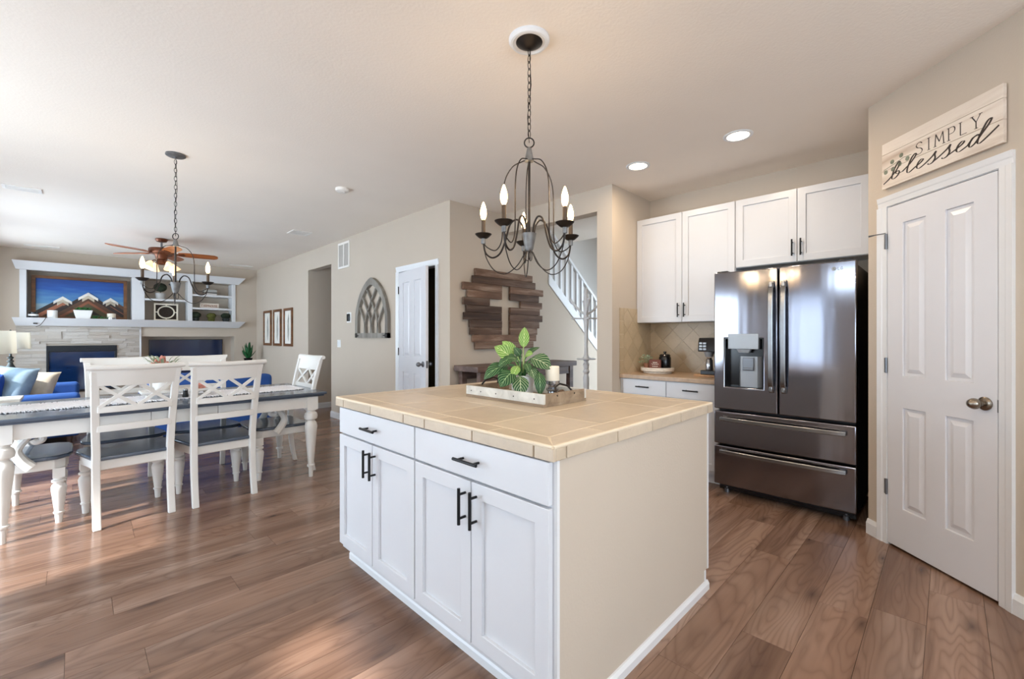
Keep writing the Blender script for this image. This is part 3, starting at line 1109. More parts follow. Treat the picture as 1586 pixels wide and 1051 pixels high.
ye = [CY0, 0.934, 1.24, 1.55, 1.717, 2.024, 2.33, CY1]
xe = [CX0, 1.097, 1.40, 1.665, 1.933, 2.24, CX1]
for xx, sgn in ((CX0, 1), (CX1, -1)):
    for k in range(len(ye) - 1):
        x0_, x1_ = sorted((xx, xx + sgn * 0.014))
        b.box(x0_, x1_, ye[k] + (g if k else 0.0), ye[k + 1] - (g if k < len(ye) - 2 else 0.0), 0.0, 0.040)
for yy, sgn in ((CY0, 1), (CY1, -1)):
    for k in range(len(xe) - 1):
        y0_, y1_ = sorted((yy, yy + sgn * 0.014))
        b.box(xe[k] + (g if k else 0.0145), xe[k + 1] - (g if k < len(xe) - 2 else 0.0145), y0_, y1_, 0.0, 0.040)
b.build('edge_tiles', M['tile'], ct, bevel=0.0025, smooth=False)
b = MB()
loop = [(CX0 + 0.006, CY0 + 0.006), (CX1 - 0.006, CY0 + 0.006), (CX1 - 0.006, CY1 - 0.006), (CX0 + 0.006, CY1 - 0.006)]
for k in range(4):
    p, q = loop[k], loop[(k + 1) % 4]
    b.tube([(p[0], p[1], 0.0435), (q[0], q[1], 0.0435)], 0.0068, 10)
b.build('bullnose_edge', M['grout'], ct)

# upper cabinets on the fridge wall: front plane X=4.137
def wall_unit(Yl, wd, z0, z1, label, dx):
    u = thing('wall_cabinet', label, 'cabinet', (4.157, Yl, 0), R(-90), 'white wall cabinets')
    MB().box(0, wd, 0, 0.277, z0, z1).build('cabinet_body', M['cab'], u, smooth=False)
    for k, (a, c, hx) in enumerate(((0.004, wd / 2 - 0.002, wd / 2 - 0.030), (wd / 2 + 0.002, wd - 0.004, wd / 2 + 0.030))):
        d = shaker('cabinet_door', u, a, c, z0 + 0.003, z1 - 0.003, -0.021, 0.02)
        pull(d, hx, z0 + dx, -0.021, 0.135, True)
    return u


wall_unit(2.300, 0.962, 1.406, 2.47, 'tall white wall cabinet with two doors over the coffee counter', 0.115)
wall_unit(1.336, 0.935, 1.872, 2.47, 'short white wall cabinet with two doors above the fridge', 0.115)

# base unit with two drawers left of the fridge
bu = thing('base_cabinet', 'white base cabinet with two drawers beside the fridge', 'cabinet', (3.828, 2.30, 0), R(-90))
MB().box(0.0, 0.945, 0.0, 0.60, 0.095, 0.858).box(0.0, 0.945, 0.07, 0.60, 0.0, 0.095).build('cabinet_body', M['cab'], bu, smooth=False)
for a, c in ((0.035, 0.475), (0.481, 0.94)):
    d = MB().box(a, c, -0.02, -0.001, 0.715, 0.852).build('drawer_front', M['cab'], bu, bevel=0.0025, smooth=False)
    pull(d, (a + c) / 2, 0.79, -0.02, 0.135, False)
    shaker('cabinet_door', bu, a, c, 0.125, 0.708, -0.02, 0.019)
MB().box(3.80, 4.43, 1.352, 2.30, 0.86, 0.90).build('back_countertop', M['counter'], bevel=0.004)
tag(bpy.data.objects['back_countertop'], 'tan countertop under the wall cabinets beside the fridge', 'countertop')


def tile_field(b, W_, Hh, size, y0, y1, diag=True, gap=0.0016):
    """clip a (diagonal) tile grid to the rectangle 0..W, 0..H"""
    def clip(poly, ax, val, keep):
        out = []
        for i in range(len(poly)):
            p, q = poly[i], poly[(i + 1) % len(poly)]
            ip, iq = (p[ax] - val) * keep >= 0, (q[ax] - val) * keep >= 0
            if ip:
                out.append(p)
            if ip != iq:
                t = (val - p[ax]) / (q[ax] - p[ax])
                out.append((p[0] + (q[0] - p[0]) * t, p[1] + (q[1] - p[1]) * t))
        return out
    n = int((W_ + Hh) / size) + 3
    for i in range(-n, n):
        for j in range(-n, n):
            q = [(i * size + gap, j * size + gap), ((i + 1) * size - gap, j * size + gap), ((i + 1) * size - gap, (j + 1) * size - gap), (i * size + gap, (j + 1) * size - gap)]
            if diag:
                q = [((p[0] - p[1]) * S45 + W_ * 0.5, (p[0] + p[1]) * S45) for p in q]
            for ax, val, keep in ((0, 0, 1), (0, W_, -1), (1, 0, 1), (1, Hh, -1)):
                if len(q) >= 3:
                    q = clip(q, ax, val, keep)
            if len(q) >= 3:
                ar = abs(sum(q[k][0] * q[(k + 1) % len(q)][1] - q[(k + 1) % len(q)][0] * q[k][1] for k in range(len(q)))) / 2
                if ar > 2e-5:
                    b.prism(q, 'y', y0, y1)


bs = thing('tile_backsplash', 'tan diagonal tile backsplash behind the coffee counter', 'backsplash', (4.432, 2.30, 0.90), R(-90))
b = MB()
tile_field(b, 0.95, 0.504, 0.152, -0.009, -0.003)
b.build('wall_tiles', M['splash'], bs, smooth=False)
MB().box(0, 0.95, -0.005, 0.001, 0, 0.504).build('grout_bed', M['grout'], bs, smooth=False)
bt = thing('side_backsplash', 'tan tile backsplash with square border on the side wall', 'backsplash', (3.80, 2.300, 0.90), 0)
b = MB()
for k in range(5):
    b.box(0.0, 0.072, -0.009, -0.003, k * 0.13 + 0.0015, (k + 1) * 0.13 - 0.0015)
bb2 = MB()
tile_field(bb2, 0.555, 0.65, 0.152, -0.009, -0.003)
bb2.build('wall_tiles', M['splash'], bt, smooth=False, loc=(0.075, 0, 0))
b.build('border_tiles', M['splash'], bt, smooth=False)
MB().box(0, 0.632, -0.005, 0.0, 0, 0.65).build('grout_bed', M['grout'], bt, smooth=False)

# fridge
fr = thing('refrigerator', 'black stainless french-door refrigerator with two bottom drawers', 'fridge', (3.666, 0.8885, 0), R(-90))
MB().box(-0.445, 0.445, 0.085, 0.74, 0.045, 1.765).build('fridge_body', M['darkbody'], fr, bevel=0.004, smooth=False)
dl = MB()
dl.grid((-0.457, -0.004), (0.688, 1.778), 0.0, 0.075, [(-0.377, -0.100, 0.866, 1.252)])
dl = dl.build('fridge_door', M['steel'], fr, bevel=0.008, seg=3)
disp = MB()
disp.grid((-0.377, -0.100), (0.866, 1.252), 0.004, 0.070, [(-0.372, -0.105, 0.871, 1.247)])
disp.box(-0.377, -0.100, 0.068, 0.0745, 0.866, 1.252)
disp.build('dispenser_recess', M['plastic'], dl, smooth=False)
MB().box(-0.350, -0.131, -0.003, 0.045, 1.168, 1.286).build('control_panel', M['silver'], dl, bevel=0.003)
MB().frustum((-0.275, -0.205, 0.012, 0.05), 1.138, (-0.292, -0.188, 0.006, 0.05), 1.168).build('water_chute', M['silver'], dl, bevel=0.003)
b = MB()
b.prism([(-0.285, 0.064), (-0.285, 0.068), (-0.125, 0.068), (-0.125, 0.064), (-0.15, 0.040), (-0.27, 0.040)], 'z', 0.872, 1.11)
b.build('dispenser_back', M['silver'], dl, smooth=False)
MB().box(-0.250, -0.172, 0.022, 0.038, 1.00, 1.10).box(-0.246, -0.176, 0.018, 0.024, 1.005, 1.022).build('paddle', M['hinge'], dl, bevel=0.003)
dr_ = MB().box(0.004, 0.457, 0.0, 0.075, 0.688, 1.778).build('fridge_door', M['steel'], fr, bevel=0.008, seg=3)
b = MB()
b.lathe([(0.001, 0), (0.0135, 0), (0.0135, 0.0012), (0.001, 0.0012)], (0.335, 0.0, 1.728), 20, Matrix.Rotation(R(90), 3, 'X'))
block(b, 'LG', 0.355, 1.7185, 0.019, 0.85, (0.0016, 0.0016), -0.0012, 0.0, serif=False)
b.build('logo', M['silver'], dr_, smooth=False)
b = MB().box(0.3345, 0.3362, -0.0016, -0.0010, 1.722, 1.736)
b.box(0.3345, 0.342, -0.0016, -0.0010, 1.7212, 1.7228)
b.build('logo_mark', M['darkbody'], dr_, smooth=False)


def fridge_handle(par, x):
    b = MB()
    zc, hh = 1.262, 0.415
    pts = []
    for i in range(15):
        t = -1 + 2 * i / 14
        off = 0.058 - 0.016 * t ** 4 - (0.030 if abs(t) == 1 else 0)
        pts.append((x, -off, zc + hh * t))
    bm_ = b
    prev = None
    for (px_, py_, pz_) in pts:
        q = [bm_.bm.verts.new((px_ - 0.017, py_, pz_)), bm_.bm.verts.new((px_ + 0.017, py_, pz_)), bm_.bm.verts.new((px_ + 0.017, py_ + 0.018, pz_)), bm_.bm.verts.new((px_ - 0.017, py_ + 0.018, pz_))]
        if prev:
            for k in range(4):
                b.face([prev[k], prev[(k + 1) % 4], q[(k + 1) % 4], q[k]])
        else:
            b.face(q)
        prev = q
    b.face(prev[::-1])
    for t in (-0.93, 0.93):
        b.box(x - 0.012, x + 0.012, -0.045, 0.002, zc + hh * t - 0.02, zc + hh * t + 0.02)
    return b.build('door_handle', M['handle'], par, bevel=0.005)


fridge_handle(dl, -0.040)
fridge_handle(dr_, 0.040)
for z0, z1, zh in ((0.408, 0.668, 0.612), (0.082, 0.392, 0.352)):
    d = MB().box(-0.457, 0.457, 0.0, 0.075, z0, z1).build('fridge_drawer', M['steellow'], fr, bevel=0.008, seg=3)
    b = MB()
    prev = None
    for i in range(17):
        t = -1 + 2 * i / 16
        off = 0.056 - 0.022 * t ** 4
        x = 0.405 * t
        q = [b.bm.verts.new((x, -off, zh - 0.016)), b.bm.verts.new((x, -off + 0.016, zh - 0.016)), b.bm.verts.new((x, -off + 0.016, zh + 0.016)), b.bm.verts.new((x, -off, zh + 0.016))]
        if prev:
            for k in range(4):
                b.face([prev[k], prev[(k + 1) % 4], q[(k + 1) % 4], q[k]])
        else:
            b.face(q)
        prev = q
    b.face(prev[::-1])
    for t in (-0.38, 0.38):
        b.box(t - 0.018, t + 0.018, -0.036, 0.002, zh - 0.012, zh + 0.012)
    b.build('drawer_handle', M['handle'], d, bevel=0.005)
MB().box(-0.445, 0.445, 0.09, 0.12, 0.02, 0.075).build('kick_grille', M['plastic'], fr, smooth=False)
for x in (-0.39, 0.39):
    b = MB().lathe([(0.02, 0.0), (0.02, 0.03), (0.012, 0.035), (0.012, 0.06)], (x, 0.10, 0), 12)
    b.build('foot', M['hinge'], fr)
for x in (-0.40, 0.40):
    MB().box(x - 0.04, x + 0.04, 0.02, 0.20, 1.766, 1.79).build('hinge_cover', M['plastic'], fr, bevel=0.004)

# counter-top things
tt = thing('lazy_susan', 'round whitewashed wooden lazy susan on the back counter', 'turntable', (4.15, 2.075, 0.90))
MB().lathe([(0.13, 0.0), (0.135, 0.004), (0.135, 0.014), (0.12, 0.018)], n=36).build('turning_base', M['terrawhite'], tt)
MB().lathe([(0.001, 0.022), (0.160, 0.022), (0.163, 0.028), (0.163, 0.058), (0.158, 0.058), (0.156, 0.042), (0.001, 0.042)], n=40).build('round_tray', M['terrawhite'], tt)
MB().lathe([(0.09, 0.016), (0.09, 0.023)], n=24).build('bearing', M['plastic'], tt)
pp = thing('small_potted_plant', 'tiny leafy plant in a copper pot on the lazy susan', 'plant', (4.10, 2.165, 0.942))
MB().lathe([(0.026, 0), (0.034, 0.05), (0.036, 0.055), (0.032, 0.055), (0.028, 0.045), (0.001, 0.045)], n=18).build('pot', M['copper'], pp)
b = MB()
for k in range(60):
    a = random.uniform(0, 6.28)
    el = random.uniform(0.05, 1.4)
    l_ = random.uniform(0.05, 0.085)
    dv = Vector((math.cos(a) * math.cos(el), math.sin(a) * math.cos(el), math.sin(el)))
    p = Vector((0, 0, 0.05)) + dv * l_
    b.leaf(p, p + dv * 0.012 + Vector((random.uniform(-.02, .02), random.uniform(-.02, .02), 0.004)), (random.uniform(-1, 1), random.uniform(-1, 1), 1), 0.018, nu=4, nv=2)
for k in range(14):
    a = k * 0.45
    b.tube([(0, 0, 0.04), (0.03 * math.cos(a), 0.03 * math.sin(a), 0.10), (0.055 * math.cos(a), 0.055 * math.sin(a), 0.115)], 0.0012, 5)
b.build('foliage', M['paleleaf'], pp)['kind'] = 'stuff'
bxs = thing('brown_box_sign', 'small brown wooden box sign on the lazy susan', 'sign', (4.065, 2.06, 0.942), R(-75))
MB().box(-0.055, 0.055, 0.0, 0.03, 0.0, 0.095).build('box_block', M['brownsign'], bxs, bevel=0.002)
b = MB()
for z_, w_ in ((0.066, 0.022), (0.050, 0.034), (0.028, 0.028)):
    pts = [(-w_ + i * w_ / 6, z_ + 0.005 * math.sin(i * 1.9)) for i in range(13)]
    ribbon(b, smooth2(pts, 3), (0.0012, 0.0012), -0.001, 0.0)
b.build('lettering', M['terrawhite'], bxs, smooth=False)
cn = thing('black_canister', 'black lidded canister on the lazy susan', 'canister', (4.20, 2.02, 0.942))
MB().lathe([(0.001, 0), (0.055, 0), (0.058, 0.01), (0.058, 0.11), (0.05, 0.128)], n=28).build('jar', M['plastic'], cn)
MB().lathe([(0.05, 0.126), (0.054, 0.132), (0.045, 0.145), (0.012, 0.15), (0.010, 0.158), (0.016, 0.163), (0.016, 0.172), (0.001, 0.175)], n=28).build('lid', M['plastic'], cn)
cbd = MB().box(4.02, 4.34, 1.37, 1.66, 0.90, 0.918).build('cutting_board', M['butcher'], bevel=0.004)
tag(cbd, 'light wooden board under the coffee maker', 'board')
cm = thing('coffee_maker', 'black coffee maker beside the fridge', 'coffee maker', (4.03, 1.51, 0.918), R(-90))
MB().box(-0.10, 0.12, 0.02, 0.28, 0.0, 0.04).build('base', M['plastic'], cm, bevel=0.006)
MB().box(-0.0, 0.12, 0.10, 0.28, 0.03, 0.33).build('tower', M['plastic'], cm, bevel=0.01)
hd = MB().prism([(0.0, 0.21), (0.27, 0.21), (0.27, 0.34), (0.03, 0.335), (0.012, 0.30)], 'x', -0.115, 0.12).build('brew_head', M['plastic'], cm, bevel=0.006)
b = MB()
for i in range(2):
    for j in range(3):
        b.box(-0.10 + i * 0.034, -0.074 + i * 0.034, -0.002, 0.012, 0.225 + j * 0.026, 0.242 + j * 0.026)
b.build('buttons', M['silver'], hd, smooth=False)
MB().lathe([(0.03, 0.16), (0.045, 0.20), (0.045, 0.215)], (-0.045, 0.09, 0), 20).build('filter_basket', M['silver'], cm)
MB().lathe([(0.03, 0.04), (0.032, 0.05), (0.03, 0.13), (0.02, 0.145), (0.024, 0.155)], (-0.045, 0.09, 0), 20).build('carafe', M['mercury'], cm)

# tray and its things
tr = thing('wooden_tray', 'rectangular grey-white wooden tray on the island', 'tray', (1.555, 1.345, 0.930))
MB().box(0.0, 0.34, 0.0, 0.575, 0.0, 0.014).build('tray_base', M['traybase'], tr, smooth=False)
for (x0_, x1_, y0_, y1_) in ((0, 0.014, 0, 0.575), (0.326, 0.34, 0, 0.575)):
    MB().box(x0_, x1_, y0_, y1_, 0.014, 0.062).build('tray_side', M['traywood'], tr, bevel=0.0015, smooth=False)
for (y0_, y1_) in ((0, 0.014), (0.561, 0.575)):
    MB().box(0.014, 0.326, y0_, y1_, 0.014, 0.062).build('tray_side', M['traybase'], tr, bevel=0.0015, smooth=False)  # end sides use the browner, painted-shade wood
b = MB()
for yy in (0.06, 0.2, 0.33, 0.45, 0.53):
    b.lathe([(0.0035, 0), (0.0035, 0.0012), (0.001, 0.0014)], (0.0, yy, 0.036), 8, Matrix.Rotation(R(-90), 3, 'Y'))
b.build('nail_heads', M['iron'], tr)
for yy in (0.0, 0.575):
    sgn = -1 if yy == 0 else 1
    b = MB().tube([(0.10, yy, 0.045), (0.12, yy + sgn * -0.03, 0.085), (0.17, yy + sgn * -0.04, 0.098), (0.22, yy + sgn * -0.03, 0.085), (0.24, yy, 0.045)], 0.005, 8)
    b.build('tray_handle', M['iron'], tr)

pl = thing('potted_philodendron', 'striped-leaf philodendron in a white pot on the island tray', 'plant', (1.705, 1.625, 0.944), R(-45))
b = MB()
prof = [(0.001, 0.0), (0.05, 0.0)]
prof += [(0.056 + 0.0015 * (k % 2) + 0.004 * k / 16, 0.004 + k * 0.0065) for k in range(16)]
prof += [(0.062, 0.112), (0.058, 0.114), (0.055, 0.10), (0.001, 0.098)]
b.lathe(prof, n=32)
b.build('pot', M['porcelain'], pl)
MB().lathe([(0.001, 0.0985), (0.0545, 0.0985), (0.0545, 0.1015), (0.001, 0.104)], n=24).build('soil', M['soil'], pl)
# leaves: base, tip (lat, depth, height over pot foot), normal, width, material
LV = [
    ((0.005, 0.0, 0.262), (0.012, 0.010, 0.372), (0.0, -1, 0.1), 0.058, 'leaflight', 0.05),
    ((-0.055, -0.01, 0.205), (-0.150, -0.03, 0.268), (-0.2, -0.9, 0.5), 0.078, 'leaflight', 0.12),
    ((-0.030, 0.02, 0.225), (-0.110, 0.05, 0.295), (-0.3, -0.8, 0.55), 0.055, 'leaflight', 0.10),
    ((-0.050, -0.03, 0.205), (-0.128, -0.06, 0.165), (-0.2, -0.8, 0.6), 0.062, 'leafdark', 0.15),
    ((-0.075, -0.02, 0.165), (-0.205, -0.05, 0.095), (-0.3, -0.75, 0.65), 0.085, 'leafdark', 0.18),
    ((-0.050, -0.06, 0.140), (-0.118, -0.10, 0.060), (-0.25, -0.9, 0.35), 0.098, 'leafdark', 0.15),
    ((-0.015, -0.075, 0.115), (-0.010, -0.115, 0.014), (0.0, -1, 0.2), 0.086, 'leafmid', 0.12),
    ((0.085, -0.07, 0.135), (0.088, -0.105, 0.018), (0.15, -1, 0.1), 0.062, 'leafdark', 0.10),
    ((0.045, -0.02, 0.205), (0.150, -0.055, 0.150), (0.3, -0.85, 0.45), 0.098, 'leafmid', 0.16),
    ((0.025, 0.03, 0.215), (0.095, 0.05, 0.262), (0.0, -0.25, 1.0), 0.060, 'leafdark', 0.10),
    ((-0.025, -0.045, 0.165), (-0.055, -0.085, 0.110), (-0.1, -0.9, 0.4), 0.050, 'leaflight', 0.10),
    ((0.015, -0.04, 0.180), (0.035, -0.075, 0.135), (0.1, -0.9, 0.4), 0.045, 'leafdark', 0.10),
    ((-0.02, 0.05, 0.19), (-0.06, 0.13, 0.20), (0.0, -0.3, 1.0), 0.075, 'leafdark', 0.15),
    ((0.05, 0.05, 0.18), (0.10, 0.13, 0.16), (0.0, -0.3, 1.0), 0.075, 'leafdark', 0.15),
    ((-0.07, 0.03, 0.17), (-0.15, 0.08, 0.15), (0.0, -0.3, 1.0), 0.075, 'leafdark', 0.15),
    ((0.035, -0.03, 0.165), (0.060, -0.09, 0.100), (0.1, -0.95, 0.3), 0.060, 'leafmid', 0.12),
    ((-0.03, -0.02, 0.20), (-0.085, -0.05, 0.205), (-0.1, -0.8, 0.6), 0.055, 'leafdark', 0.12),
    ((0.015, 0.0, 0.22), (0.055, -0.03, 0.230), (0.1, -0.8, 0.6), 0.045, 'leaflight', 0.12),
    ((-0.01, 0.02, 0.215), (-0.045, 0.01, 0.262), (-0.1, -0.9, 0.4), 0.045, 'leafdark', 0.10),
    ((0.055, -0.045, 0.15), (0.080, -0.06, 0.075), (0.4, -0.9, 0.2), 0.05, 'leafdark', 0.10),
]
for (ba, ti, nm, wd, mt, dp) in LV:
    lf = MB().leaf(ba, ti, nm, wd, dp, 0.12).build('leaf', M[mt], pl, angle=80)
    rb = random.uniform(-0.012, 0.012)
    root_ = Vector((rb, random.uniform(-0.012, 0.012), 0.10))
    bv = Vector(ba)
    midp = (root_ + bv) / 2 + Vector((0, 0, 0.025))
    MB().tube(crom([root_, midp, bv], 5), 0.0028, 6).build('leaf_stalk', M['leaflight'] if mt == 'leaflight' else M['greenleaf'], lf)
cd = thing('pillar_candle', 'white pillar candle on a mercury glass holder on the island tray', 'candle', (1.800, 1.495, 0.944))
MB().lathe([(0.001, 0), (0.036, 0), (0.037, 0.006), (0.026, 0.014), (0.024, 0.03), (0.033, 0.036), (0.033, 0.046), (0.022, 0.052), (0.024, 0.064), (0.039, 0.070), (0.040, 0.086), (0.036, 0.088), (0.001, 0.086)], n=28).build('candle_holder', M['mercury'], cd)
MB().lathe([(0.001, 0.086), (0.036, 0.086), (0.037, 0.09), (0.037, 0.160), (0.034, 0.164), (0.001, 0.160)], n=28).build('wax_pillar', M['wax'], cd)
bd = MB()
for k in range(16):
    a = k / 16 * 2 * math.pi
    bd.ball((1.825 + 0.045 * math.cos(a), 1.415 + 0.033 * math.sin(a), 0.957 + (0.016 if 3 < k < 12 else 0.0)), 0.0125, n=10)
tag(bd.build('bead_garland', M['beads']), 'string of dark wooden beads coiled in the island tray', 'garland')

# ================================================================== CHANDELIERS, DOWNLIGHTS, CEILING FITTINGS
def chandelier(name, label, loc, n, a0, ring_z, s, medallion, group):
    """loc on the ceiling plane; ring_z world height of the top ring"""
    c = thing(name, label, 'chandelier', loc, 0, group)
    zr = ring_z - loc[2]
    if medallion:
        MB().lathe([(0.074, 0.0), (0.101, 0.0), (0.101, -0.010), (0.092, -0.020), (0.082, -0.022), (0.074, -0.016)], n=40).build('ceiling_ring', M['trim'], c)
        MB().lathe([(0.001, -0.001), (0.074, -0.001), (0.074, -0.008), (0.066, -0.016), (0.030, -0.040), (0.010, -0.048), (0.001, -0.048)], n=36).build('canopy', M['iron'], c)
    else:
        MB().lathe([(0.001, -0.0), (0.066, -0.0), (0.068, -0.012), (0.060, -0.018), (0.012, -0.022), (0.010, -0.035), (0.001, -0.035)], n=36).build('canopy', M['zinc'], c)
    ch = MB()
    z = -0.045
    k = 0
    L = 0.034
    while z > zr + 0.03:
        pts = []
        for i in range(14):
            a = 2 * math.pi * i / 14
            u = 0.0085 * math.cos(a)
            v = L / 2 * math.sin(a) * 1.25
            pts.append((u, 0, z - L / 2 + v) if k % 2 == 0 else (0, u, z - L / 2 + v))
        ch.tube(pts, 0.0019, 6, closed=True)
        z -= L
        k += 1
    ch.tube([(0.004, 0.004, -0.04), (0.010, -0.004, (zr - 0.04) * 0.4), (-0.006, 0.006, (zr - 0.04) * 0.7), (0.0, 0.0, zr)], 0.0016, 6)
    ch.build('chain', M['iron'], c)
    b = MB()
    pts = [(0.024 * math.cos(2 * math.pi * i / 24) * S45, -0.024 * math.cos(2 * math.pi * i / 24) * S45, zr + 0.024 * math.sin(2 * math.pi * i / 24)) for i in range(24)]
    b.tube(pts, 0.0034, 8, closed=True)
    b.build('top_ring', M['iron'], c)
    t = zr - 0.024
    MB().lathe([(0.006, t), (0.011, t - 0.004), (0.016, t - 0.03 * s), (0.023, t - 0.062 * s), (0.024, t - 0.068 * s), (0.006, t - 0.072 * s)], n=24).build('top_cone', M['zinc'], c)
    zc = t - 0.072 * s
    zh = zc - 0.385 * s
    b = MB()
    b.tube([(0, 0, zc + 0.01), (0, 0, zh)], 0.0062, 12)
    b.build('centre_rod', M['iron'], c)
    prof = [(0.020, zh + 0.032)]
    for i in range(10):
        r = 0.036 - 0.0135 * i / 9
        prof += [(r, zh + 0.03 - i * 0.0078), (r - 0.0016, zh + 0.03 - i * 0.0078 - 0.004)]
    prof += [(0.018, zh - 0.052), (0.012, zh - 0.058)]
    MB().lathe(prof, n=28).build('hub', M['zinc'], c)
    b = MB()
    for q in range(3):
        a = q * 2.1
        b.tube([(0.010 * math.cos(a) + 0.010 * math.cos(2 * math.pi * i / 14) * math.cos(a), 0.010 * math.sin(a) + 0.010 * math.cos(2 * math.pi * i / 14) * math.sin(a), zh - 0.078 + 0.026 * math.sin(2 * math.pi * i / 14)) for i in range(14)], 0.0022, 6, closed=True)
    b.build('finial_loops', M['iron'], c)
    rr = 0.237
    zcup = zh + 0.012 * s
    for i in range(n):
        a = a0 + 2 * math.pi * i / n
        ca, sa = math.cos(a), math.sin(a)

        def P(r, z):
            return (r * ca, r * sa, z)
        arm = MB()
        arm.tube(crom([P(0.026, zh + 0.02), P(0.034, zh + 0.07 * s), P(0.062, zh + 0.103 * s), P(0.098, zh + 0.080 * s), P(0.122, zh - 0.0), P(0.150, zh - 0.062 * s), P(0.190, zh - 0.082 * s), P(0.226, zh - 0.055 * s), P(rr, zcup - 0.01)], 6), 0.0046, 8)
        ao = arm.build('arm', M['iron'], c)
        MB().lathe([(0.010, zcup - 0.022), (0.0115, zcup - 0.018), (0.0115, zcup + 0.004), (0.008, zcup + 0.008)], P(rr, 0), 16).build('socket_cup', M['zinc'], ao)
        MB().lathe([(0.008, zcup + 0.004), (0.022, zcup + 0.008), (0.036, zcup + 0.020), (0.043, zcup + 0.028), (0.041, zcup + 0.029), (0.020, zcup + 0.014), (0.001, zcup + 0.012)], P(rr, 0), 24).build('drip_pan', M['iron'], ao)
        MB().lathe([(0.0105, zcup + 0.012), (0.0105, zcup + 0.098), (0.009, zcup + 0.100), (0.001, zcup + 0.100)], P(rr, 0), 14).build('candle_sleeve', M['candleblack'], ao)
        MB().lathe([(0.006, zcup + 0.098), (0.013, zcup + 0.112), (0.0165, zcup + 0.130), (0.0155, zcup + 0.150), (0.010, zcup + 0.172), (0.004, zcup + 0.188), (0.001, zcup + 0.192)], P(rr, 0), 16).build('flame_bulb', M['bulb'], ao)
        lt_ = bpy.data.lights.new('candle_glow', 'POINT')
        lt_.energy = 1.1
        lt_.color = (1.0, 0.74, 0.45)
        lt_.shadow_soft_size = 0.02
        lo = bpy.data.objects.new('candle_glow', lt_)
        COL.objects.link(lo)
        lo.parent = c
        lo.location = P(rr, zcup + 0.22)
        # cage rod from the cone over the shoulder and down to the arm
        cage = MB()
        cage.tube(crom([P(0.014, zc + 0.012), P(0.040, zc + 0.004), P(0.085, zc - 0.016 * s), P(0.122, zc - 0.075 * s), P(0.136, zc - 0.16 * s), P(0.137, zh + 0.09 * s), P(0.142, zh + 0.0), P(0.172, zh - 0.045 * s), P(0.215, zh - 0.03 * s), P(rr, zcup - 0.016)], 6), 0.0030, 8)
        cage.build('cage_rod', M['iron'], c)
        a2 = a0 + 2 * math.pi * (i + 0.5) / n
        sw = MB()
        sw.tube(crom([P(rr, zcup - 0.018), P(0.222, zh - 0.08 * s), P(0.180, zh - 0.145 * s), P(0.120, zh - 0.165 * s), P(0.060, zh - 0.125 * s), P(0.020, zh - 0.060)], 6), 0.0026, 8)
        sw.build('swag_rod', M['iron'], c)
    return c


chandelier('island_chandelier', 'five-candle dark iron chandelier hanging over the kitchen island', (1.624 - 0.03, 1.503 - 0.03, CEIL), 5, R(23 - 45), 2.227, 1.0, True, None)
chandelier('dining_chandelier', 'three-candle dark iron chandelier hanging over the dining table', (0.573, 4.427, CEIL), 3, R(10 - 45), 2.076, 0.83, False, None)


def downlight(x, y, label, power=6.0):
    d = thing('recessed_downlight', label, 'light', (x, y, CEIL), 0, 'recessed kitchen lights')
    MB().lathe([(0.073, 0.0), (0.100, 0.0), (0.100, -0.003), (0.094, -0.007), (0.076, -0.006), (0.073, -0.002)], n=36).build('trim_ring', M['trim'], d)
    MB().lathe([(0.001, -0.0005), (0.0745, -0.0005), (0.0745, -0.0035), (0.001, -0.0045)], n=36).build('lens', M['lens'], d)
    l_ = bpy.data.lights.new('downlight_lamp', 'AREA')
    l_.shape = 'DISK'
    l_.size = 0.14
    l_.energy = power
    l_.color = (1.0, 0.80, 0.58)
    o = bpy.data.objects.new('downlight_lamp', l_)
    COL.objects.link(o)
    o.parent = d
    o.location = (0, 0, -0.012)
    return d


downlight(3.44, 1.093, 'lit round recessed ceiling light, the nearer one, in front of the fridge')
downlight(3.441, 1.90, 'lit round recessed ceiling light, the farther one, before the coffee counter')
downlight(1.55, 0.1, 'lit round recessed ceiling light above the near side of the island')
downlight(0.3, 1.6, 'lit round recessed ceiling light above the aisle by the island doors')
downlight(1.2, -1.3, 'lit round recessed ceiling light above the sink counter')
downlight(-0.6, -0.6, 'lit round recessed ceiling light in the rear kitchen corner')
sd = thing('smoke_detector', 'round white smoke detector on the ceiling', 'smoke detector', (1.881, 4.277, CEIL))
MB().lathe([(0.001, 0), (0.062, 0), (0.064, -0.012), (0.060, -0.026), (0.048, -0.034), (0.001, -0.036)], n=32).build('housing', M['ventwhite'], sd)
MB().lathe([(0.001, -0.035), (0.012, -0.035), (0.012, -0.038), (0.001, -0.039)], (0.02, 0, 0), 12).build('test_button', M['switch'], sd)


